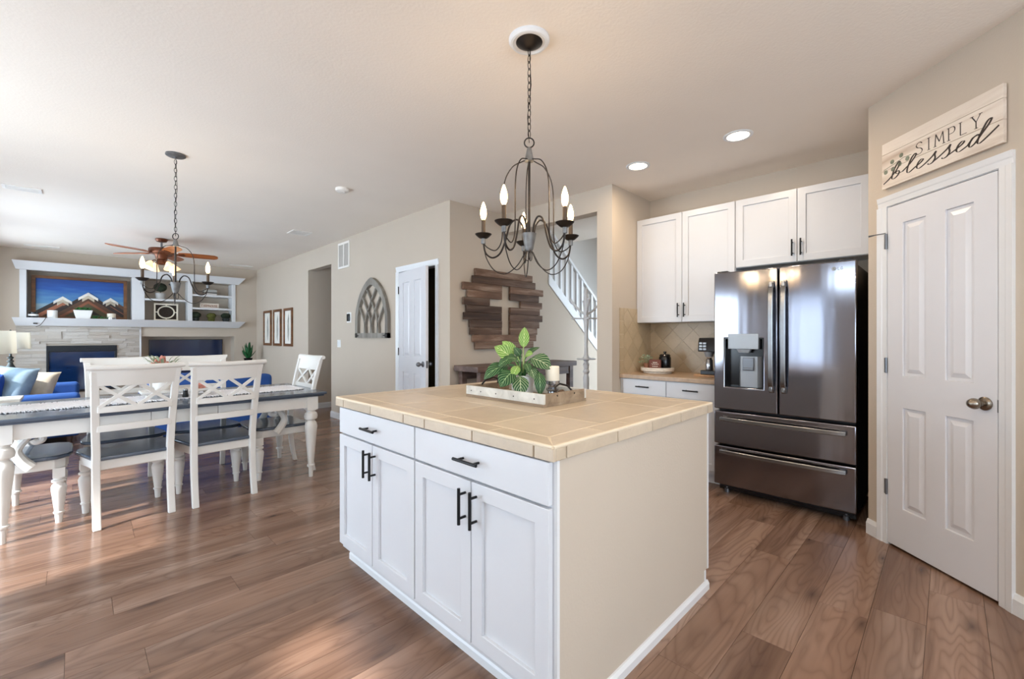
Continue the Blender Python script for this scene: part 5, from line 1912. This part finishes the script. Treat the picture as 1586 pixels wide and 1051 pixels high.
def chevron(cx, top, tk, mat, depth, reach=1.0, slope=0.78):
    """one bent wooden strip (two sloping legs) clipped to the frame"""
    for sx in (-1, 1):
        poly = [(cx, top), (cx + sx * reach, top - reach * slope), (cx + sx * reach, top - reach * slope - tk), (cx, top - tk)]
        q = clip_poly(poly, -AW + 0.05, AW - 0.05, 0.045, AH - 0.05)
        if q:
            MB().prism(q, 'y', -depth, 0.001).build('wood_strip', ART[mat], ma, smooth=False)


def mountain(cx, top, seq, depth, cap):
    z = top
    for k, (mt, tk) in enumerate(seq):
        chevron(cx, z, tk * 1.25, mt, depth + 0.0015 * k)
        z -= tk
    # snow cap: short strips over the peak
    chevron(cx, top + 0.012, 0.05, 'snow', depth + 0.014, cap)
    chevron(cx, top - 0.038, 0.06, 'cream', depth + 0.012, cap * 0.62)


mountain(-0.24, 0.385, [('espresso', 0.075), ('rust', 0.07), ('umber', 0.075), ('sienna', 0.06), ('espresso', 0.07), ('olive', 0.1)], 0.004, 0.115)
mountain(0.385, 0.395, [('umber', 0.07), ('espresso', 0.07), ('sienna', 0.07), ('umber', 0.07), ('oak', 0.06), ('umber', 0.1)], 0.006, 0.105)
mountain(0.085, 0.475, [('espresso', 0.07), ('umber', 0.07), ('sienna', 0.05), ('olive', 0.085), ('espresso', 0.06), ('umber', 0.08), ('olive', 0.1)], 0.012, 0.13)

# things on the mantel
MZ = 1.581
q = thing('striped_jar', 'small black and white striped jar at the end of the mantel', 'jar', (-0.50, 10.86, MZ))
MB().lathe([(0.001, 0), (0.055, 0), (0.06, 0.01), (0.06, 0.03)], n=20).build('jar_body', M['plastic'], q)
MB().lathe([(0.06, 0.03), (0.062, 0.04), (0.062, 0.06), (0.056, 0.062)], n=20).build('white_band', M['porcelain'], q)
MB().lathe([(0.058, 0.062), (0.058, 0.09), (0.03, 0.10), (0.001, 0.10)], n=20).build('lid', M['plastic'], q)
q = thing('white_jar', 'white cylinder jar on the mantel before the first mountain', 'jar', (-0.28, 10.86, MZ))
MB().lathe([(0.001, 0), (0.06, 0), (0.064, 0.006), (0.064, 0.13), (0.058, 0.134), (0.054, 0.12), (0.001, 0.118)], n=24).build('jar_body', M['porcelain'], q)
q = thing('white_planter', 'wide white planter with succulents in the middle of the mantel', 'plant', (0.095, 10.86, MZ))
MB().frustum((-0.09, 0.09, -0.06, 0.06), 0.0, (-0.125, 0.125, -0.075, 0.075), 0.15).build('planter', M['porcelain'], q, bevel=0.006)
b = MB()
for k in range(9):
    cx, cy = -0.09 + 0.0225 * k, random.uniform(-0.04, 0.04)
    for t in range(9):
        a = t * 2.4
        b.leaf((cx, cy, 0.15), (cx + 0.035 * math.cos(a), cy + 0.035 * math.sin(a), 0.165 + random.uniform(0, 0.05)), (0, 0, 1), 0.02, nu=4, nv=2)
b.build('succulents', M['greenleaf'], q)['kind'] = 'stuff'
q = thing('trailing_greenery', 'small trailing green sprig beside the planter on the mantel', 'plant', (0.285, 10.85, MZ))
b = MB()
for k in range(26):
    x = random.uniform(-0.12, 0.12)
    yb_ = random.uniform(-0.05, 0.02)
    b.leaf((x, yb_, 0.012), (x + random.uniform(-.05, .05), yb_ - random.uniform(0.0, .05), random.uniform(0.02, 0.07)), (0, -0.5, 1), 0.028, nu=4, nv=2)
b.tube([(-0.14, 0, 0.01), (0, -0.02, 0.012), (0.14, 0.0, 0.01)], 0.004, 6)
b.build('sprig', M['greenleaf'], q)['kind'] = 'stuff'
q = thing('mantel_candle', 'short white candle on the mantel before the third mountain', 'candle', (0.465, 10.86, MZ))
MB().lathe([(0.001, 0), (0.06, 0), (0.06, 0.10), (0.055, 0.104), (0.001, 0.10)], n=24).build('wax', M['wax'], q)
MB().lathe([(0.001, 0), (0.066, 0.0), (0.066, 0.03), (0.061, 0.03), (0.061, 0.002)], n=24).build('glass_cup', M['mercury'], q)
cdm = MB()
cdm.tube(crom([(-0.34, 10.80, MZ + 0.006), (-0.35, 10.738, MZ + 0.006), (-0.375, 10.728, MZ - 0.05), (-0.42, 10.80, MZ - 0.12), (-0.47, 10.84, MZ - 0.15)], 6), 0.004, 6)
cdm.box(-0.50, -0.45, 10.79, 10.81, MZ - 0.105, MZ - 0.085)
tag(cdm.build('hanging_cord', M['string']), 'thin dark cord dangling over the mantel edge', 'cord')

# shelf things
def topiary(loc, label, ball_mat, pot_mat, r, g=None):
    q = thing('boxwood_ball', label, 'plant', loc, 0, g)
    MB().lathe([(0.001, 0), (0.055, 0), (0.07, 0.07), (0.062, 0.07), (0.001, 0.06)], n=20).build('pot', M[pot_mat], q)
    MB().ball((0, 0, 0.07 + r * 0.62), r, r, r * 0.72, 20, 0.07).build('foliage', M[ball_mat], q)
    return q


topiary((1.755, 11.02, MZ), 'dark boxwood ball in a pot beside the shelf divider', 'moss', 'pewter', 0.095, 'boxwood balls on the bottom shelf')
topiary((2.03, 11.02, MZ), 'olive green boxwood ball, middle one on the bottom shelf', 'mosslight', 'mosslight', 0.085, 'boxwood balls on the bottom shelf')
topiary((2.29, 11.02, MZ), 'dark boxwood ball in a pot at the outer end of the bottom shelf', 'moss', 'pewter', 0.09, 'boxwood balls on the bottom shelf')
q = thing('topiary', 'dark round topiary in a grey pot on the upper shelf', 'plant', (1.19, 11.05, 2.003))
MB().lathe([(0.001, 0), (0.07, 0), (0.085, 0.12), (0.078, 0.12), (0.001, 0.11)], n=20).build('pot', M['ventgrey'], q)
MB().tube([(0, 0, 0.10), (0, 0, 0.18)], 0.008, 8).build('stem', M['console'], q)
MB().ball((0, 0, 0.235), 0.105, 0.105, 0.085, 20, 0.07).build('foliage', M['moss'], q)
q = thing('oval_frame_plaque', 'cream square plaque with an oval medallion in the lower shelf bay', 'plaque', (1.28, 11.06, MZ))
MB().grid((-0.19, 0.19), (0, 0.34), -0.012, 0.012, [(-0.165, 0.165, 0.028, 0.312)]).build('outer_frame', M['wax'], q, smooth=False)
MB().box(-0.165, 0.165, 0.0, 0.008, 0.028, 0.312).build('back_panel', M['soil'], q, smooth=False)
b = MB().tube([(0.128 * math.cos(2 * math.pi * i / 40), -0.008, 0.17 + 0.118 * math.sin(2 * math.pi * i / 40)) for i in range(40)], 0.012, 8, closed=True)
b.box(-0.165, -0.135, -0.014, -0.002, 0.162, 0.178).box(0.135, 0.165, -0.014, -0.002, 0.162, 0.178).box(-0.008, 0.008, -0.014, -0.002, 0.285, 0.312).box(-0.008, 0.008, -0.014, -0.002, 0.028, 0.055)
b.build('oval_ring', M['wax'], q)
q = thing('letter_sign', 'long cream block sign with brown lettering on the middle shelf', 'sign', (2.00, 11.03, 1.861))
MB().box(-0.165, 0.165, 0.0, 0.03, 0.0, 0.105).build('block', M['signwood'], q, bevel=0.002)
b = MB()
block(b, 'FARMHOUSE', -0.145, 0.028, 0.044, 0.74, (0.0032, 0.0032), -0.0015, 0.0, serif=False)
b.build('lettering', M['copper'], q, smooth=False)
q = thing('stacked_box', 'grey and white box on the top shelf', 'box', (2.02, 11.05, 2.134))
MB().box(-0.115, 0.115, 0.0, 0.14, 0.0, 0.05).build('box_body', M['porcelain'], q, bevel=0.003)
MB().box(-0.12, 0.12, -0.004, 0.144, 0.05, 0.068).build('dark_band', M['pewter'], q, bevel=0.002)
MB().box(-0.115, 0.115, 0.0, 0.14, 0.068, 0.125).build('box_lid', M['ventgrey'], q, bevel=0.003)

# corner plant and stand
ps = thing('plant_stand', 'dark wooden plant stand in the living room corner', 'stand', (2.57, 10.42, 0))
MB().lathe([(0.001, 0.725), (0.16, 0.725), (0.165, 0.735), (0.165, 0.755), (0.001, 0.757)], n=28).build('stand_top', M['console'], ps)
for k in range(3):
    a = k * 2.094 + 0.4
    MB().tube([(0.13 * math.cos(a), 0.13 * math.sin(a), 0.0), (0.10 * math.cos(a), 0.10 * math.sin(a), 0.40), (0.12 * math.cos(a), 0.12 * math.sin(a), 0.73)], 0.015, 10).build('leg', M['console'], ps)
ag = thing('agave_plant', 'spiky dark green agave plant on the corner stand', 'plant', (2.57, 10.42, 0.757))
MB().lathe([(0.001, 0), (0.065, 0), (0.085, 0.055), (0.08, 0.06), (0.001, 0.05)], n=22).build('pot', M['plastic'], ag)
for k in range(15):
    a = k * 2.4
    r = 0.035 + 0.0075 * k
    hgt = 0.37 - 0.014 * k + random.uniform(-.03, .03)
    MB().leaf((0.018 * math.cos(a), 0.018 * math.sin(a), 0.045), (r * math.cos(a) * 1.05, r * math.sin(a) * 1.05, 0.05 + hgt), (-math.cos(a), -math.sin(a), 0.3), 0.075, -0.05, 0.35, 8, 4, 0.75, 0.004).build('leaf', M['agave'], ag, angle=80)

# pictures on the hall wall (wall X=2.86)
for (ya, yb2, lab) in ((9.85, 10.345, 'tall narrow framed botanical print nearest the fireplace corner'), (9.24, 9.70, 'tall narrow framed botanical print, middle of the three'), (8.61, 9.07, 'tall narrow framed botanical print nearest the doorway')):
    yc = (ya + yb2) / 2
    hw_ = (yb2 - ya) / 2
    q = thing('framed_print', lab, 'picture', (2.86, yc, 1.081), R(-90), 'three framed prints')
    MB().grid((-hw_, hw_), (0, 0.725), -0.028, 0.0, [(-hw_ + 0.05, hw_ - 0.05, 0.05, 0.675)]).build('picture_frame', M['artframe'], q, bevel=0.003, smooth=False)
    MB().box(-hw_ + 0.045, hw_ - 0.045, -0.012, -0.004, 0.045, 0.68).build('mat_board', M['matwhite'], q, smooth=False)
    b = MB()
    b.leaf((0.0, -0.013, 0.10), (0.01, -0.013, 0.63), (0, -1, 0), 0.11, 0.0, 0.0, 10, 4)
    b.build('botanical_motif', M['botan'], q)

# cathedral arch decor
ac = thing('arch_window_decor', 'grey wooden cathedral arch window frame hung on the hall wall', 'wall decor', (2.86, 5.52, 1.248), R(-90))
AWD, AHT = 0.455, 0.815


def arch(w_, h_, z0, n=14):
    """pointed arch outline, right side from bottom up to the apex"""
    prof = [(1.0, 0.0), (1.0, 0.30), (0.985, 0.42), (0.92, 0.53), (0.82, 0.645), (0.70, 0.745), (0.57, 0.82), (0.44, 0.885), (0.29, 0.94), (0.14, 0.98), (0.0, 1.0)]
    return [(w_ * a, z0 + (h_ - z0) * c) for a, c in prof]


ro = arch(AWD, AHT, 0.0)
ri = arch(AWD - 0.065, AHT - 0.095, 0.0)
b = MB()
for sx in (-1, 1):
    A = [(sx * p[0], p[1]) for p in ro]
    B = [(sx * p[0], p[1]) for p in ri]
    va = [[b.bm.verts.new((p[0], yy, p[1])) for p in A] for yy in (-0.045, 0.0)]
    vb = [[b.bm.verts.new((p[0], yy, p[1])) for p in B] for yy in (-0.045, 0.0)]
    for i in range(len(A) - 1):
        b.face([va[0][i], va[0][i + 1], vb[0][i + 1], vb[0][i]])
        b.face([va[1][i], vb[1][i], vb[1][i + 1], va[1][i + 1]])
        b.face([va[0][i], va[1][i], va[1][i + 1], va[0][i + 1]])
        b.face([vb[0][i], vb[0][i + 1], vb[1][i + 1], vb[1][i]])
b.box(-AWD, AWD, -0.045, 0.0, 0.0, 0.065)
b.build('arch_frame', M['greywood'], ac, smooth=False)
b = MB()


def rib(p0, p1, p2):
    pts = crom([p0, p1, p2], 8)
    n = len(pts)
    prev = None
    for i, p in enumerate(pts):
        a, c = pts[max(0, i - 1)], pts[min(n - 1, i + 1)]
        d = (c - a).normalized()
        nx_, nz_ = -d.y * 0.012, d.x * 0.012
        qd = [b.bm.verts.new((p.x + nx_, -0.04, p.y + nz_)), b.bm.verts.new((p.x - nx_, -0.04, p.y - nz_)), b.bm.verts.new((p.x - nx_, -0.008, p.y - nz_)), b.bm.verts.new((p.x + nx_, -0.008, p.y + nz_))]
        if prev:
            for k in range(4):
                b.face([prev[k], prev[(k + 1) % 4], qd[(k + 1) % 4], qd[k]])
        else:
            b.face(qd)
        prev = qd
    b.face(prev[::-1])


for sx in (-1, 1):
    rib((sx * -0.20, 0.06, 0), (sx * -0.14, 0.30, 0), (sx * 0.12, 0.655, 0))
    rib((sx * -0.02, 0.06, 0), (sx * 0.03, 0.26, 0), (sx * 0.25, 0.555, 0))
    rib((sx * 0.17, 0.06, 0), (sx * 0.20, 0.22, 0), (sx * 0.345, 0.43, 0))
b.build('tracery', M['greywood'], ac, smooth=False)
b = MB()
for sx in (-1, 1):
    b.prism([(sx * 0.45, 0.01), (sx * 0.33, 0.03), (sx * 0.45, 0.055)], 'y', -0.049, -0.045)
b.build('corner_brackets', M['iron'], ac, smooth=False)

# ================================================================== ENTRY HALL
# barn-wood cross art on wall Y=3.81
wa = thing('plank_cross_art', 'reclaimed barn wood plank wall art with a cutout cross', 'wall art', (0, 3.81, 1.12))


def xw(v):
    u = (690 + v / 3.0926 - 793) / 676
    return 3.77 * (1 + u) / (1 - u)


rowsA = [[(142, 413)], [(130, 427)], [(82, 268), (308, 465)], [(105, 268), (308, 445)], [(85, 210), (358, 460)], [(100, 268), (308, 448)], [(88, 268), (308, 462)], [(115, 268), (308, 445)], [(118, 268), (308, 437)], [(130, 432)], [(142, 420)]]
b = MB()
rh = 0.917 / 11
for k, segs in enumerate(rowsA):
    z1_ = 0.917 - k * rh
    for (a, c) in segs:
        b.box(xw(a), xw(c), -0.045 - random.uniform(0, 0.012), -0.02, z1_ - rh + 0.001, z1_ - 0.001)
b.build('planks', M['barn'], wa, bevel=0.002, smooth=False)
b = MB()
for xx in (3.2, 3.95):
    b.box(xx, xx + 0.05, -0.02, 0.0, 0.02, 0.88)
b.build('backing_battens', M['console'], wa, smooth=False)

cs = thing('console_table', 'dark brown wooden console table under the plank cross', 'table', (2.84, 3.38, 0))
MB().box(0.05, 1.72, 0.0, 0.40, 0.895, 0.955).build('table_top', M['console'], cs, bevel=0.004)
for xx in (0.10, 1.60):
    for yy in (0.02, 0.32):
        MB().box(xx, xx + 0.07, yy, yy + 0.06, 0.0, 0.895).build('leg', M['console'], cs, bevel=0.003)
MB().box(0.17, 1.60, 0.03, 0.05, 0.80, 0.895).box(0.17, 1.60, 0.35, 0.37, 0.80, 0.895).build('apron', M['console'], cs, smooth=False)
MB().box(0.10, 1.67, 0.02, 0.38, 0.20, 0.24).build('lower_shelf', M['console'], cs, smooth=False)

# stair railing
sr = thing('stair_railing', 'white stair balustrade descending through the hall opening', 'railing', (0, 3.87, 0))
b = MB()
b.hexa([(4.50, -0.075, stz(4.50) - 0.01), (6.9, -0.075, stz(6.9) - 0.01), (6.9, 0.075, stz(6.9) - 0.01), (4.50, 0.075, stz(4.50) - 0.01), (4.50, -0.075, stz(4.50) + 0.14), (6.9, -0.075, stz(6.9) + 0.14), (6.9, 0.075, stz(6.9) + 0.14), (4.50, 0.075, stz(4.50) + 0.14)])
b.build('stringer', M['trim'], sr, bevel=0.006, smooth=False)
b = MB()


def rz_(x):
    return 2.362 - 0.803 * (x - 5.07)


b.hexa([(4.66, -0.03, rz_(4.66) - 0.055), (6.9, -0.03, rz_(6.9) - 0.055), (6.9, 0.03, rz_(6.9) - 0.055), (4.66, 0.03, rz_(4.66) - 0.055), (4.66, -0.03, rz_(4.66)), (6.9, -0.03, rz_(6.9)), (6.9, 0.03, rz_(6.9)), (4.66, 0.03, rz_(4.66))])
b.build('handrail', M['trim'], sr, bevel=0.01, smooth=False)
x = 4.585
while x < 6.85:
    MB().box(x - 0.019, x + 0.019, -0.019, 0.019, stz(x) + 0.12, min(rz_(x) - 0.03, CEIL - 0.01)).build('baluster', M['trim'], sr, smooth=False)
    x += 0.125
st = MB()
for k in range(10):
    xx = 4.45 + k * 0.27
    top_ = stz(xx) + 0.02
    if top_ > 0.1:
        st.box(xx, xx + 0.27, 3.95, 4.845, max(0.0, top_ - 0.5), top_)
tag(st.build('staircase', M['carpet'], smooth=False), 'pale staircase behind the white balustrade', 'stairs')

# coat rack
cr = thing('coat_rack', 'white turned wooden coat rack standing in the hall opening', 'coat rack', (4.095, 2.905, 0))
MB().lathe([(0.03, 0.12), (0.035, 0.2), (0.022, 0.3), (0.028, 0.6), (0.035, 0.8), (0.024, 0.84), (0.04, 0.87), (0.024, 0.90), (0.038, 0.95), (0.022, 0.98), (0.045, 1.02), (0.022, 1.06), (0.02, 1.2), (0.026, 1.40), (0.032, 1.45), (0.026, 1.48), (0.024, 1.66), (0.03, 1.70), (0.02, 1.74), (0.024, 1.78), (0.014, 1.81), (0.001, 1.82)], n=20).build('pole', M['trim'], cr)
for k in range(4):
    a = R(-45) + k * math.pi / 2
    ca2, sa2 = math.cos(a), math.sin(a)
    MB().tube(crom([(0, 0, 1.52), (0.06 * ca2, 0.06 * sa2, 1.545), (0.15 * ca2, 0.15 * sa2, 1.64), (0.17 * ca2, 0.17 * sa2, 1.67)], 5), 0.013, 10).ball((0.17 * ca2, 0.17 * sa2, 1.675), 0.018, n=10).build('upper_hook', M['trim'], cr)
    MB().tube([(0, 0, 1.47), (0.15 * ca2, 0.15 * sa2, 1.47)], 0.010, 10).ball((0.155 * ca2, 0.155 * sa2, 1.47), 0.015, n=10).build('lower_peg', M['trim'], cr)
    MB().tube(crom([(0, 0, 0.30), (0.10 * ca2, 0.10 * sa2, 0.24), (0.22 * ca2, 0.22 * sa2, 0.06), (0.27 * ca2, 0.27 * sa2, 0.014)], 5), 0.016, 10).build('foot', M['trim'], cr)
MB().lathe([(0.10, 1.005), (0.11, 1.012), (0.10, 1.019)], n=24).build('umbrella_ring', M['trim'], cr)
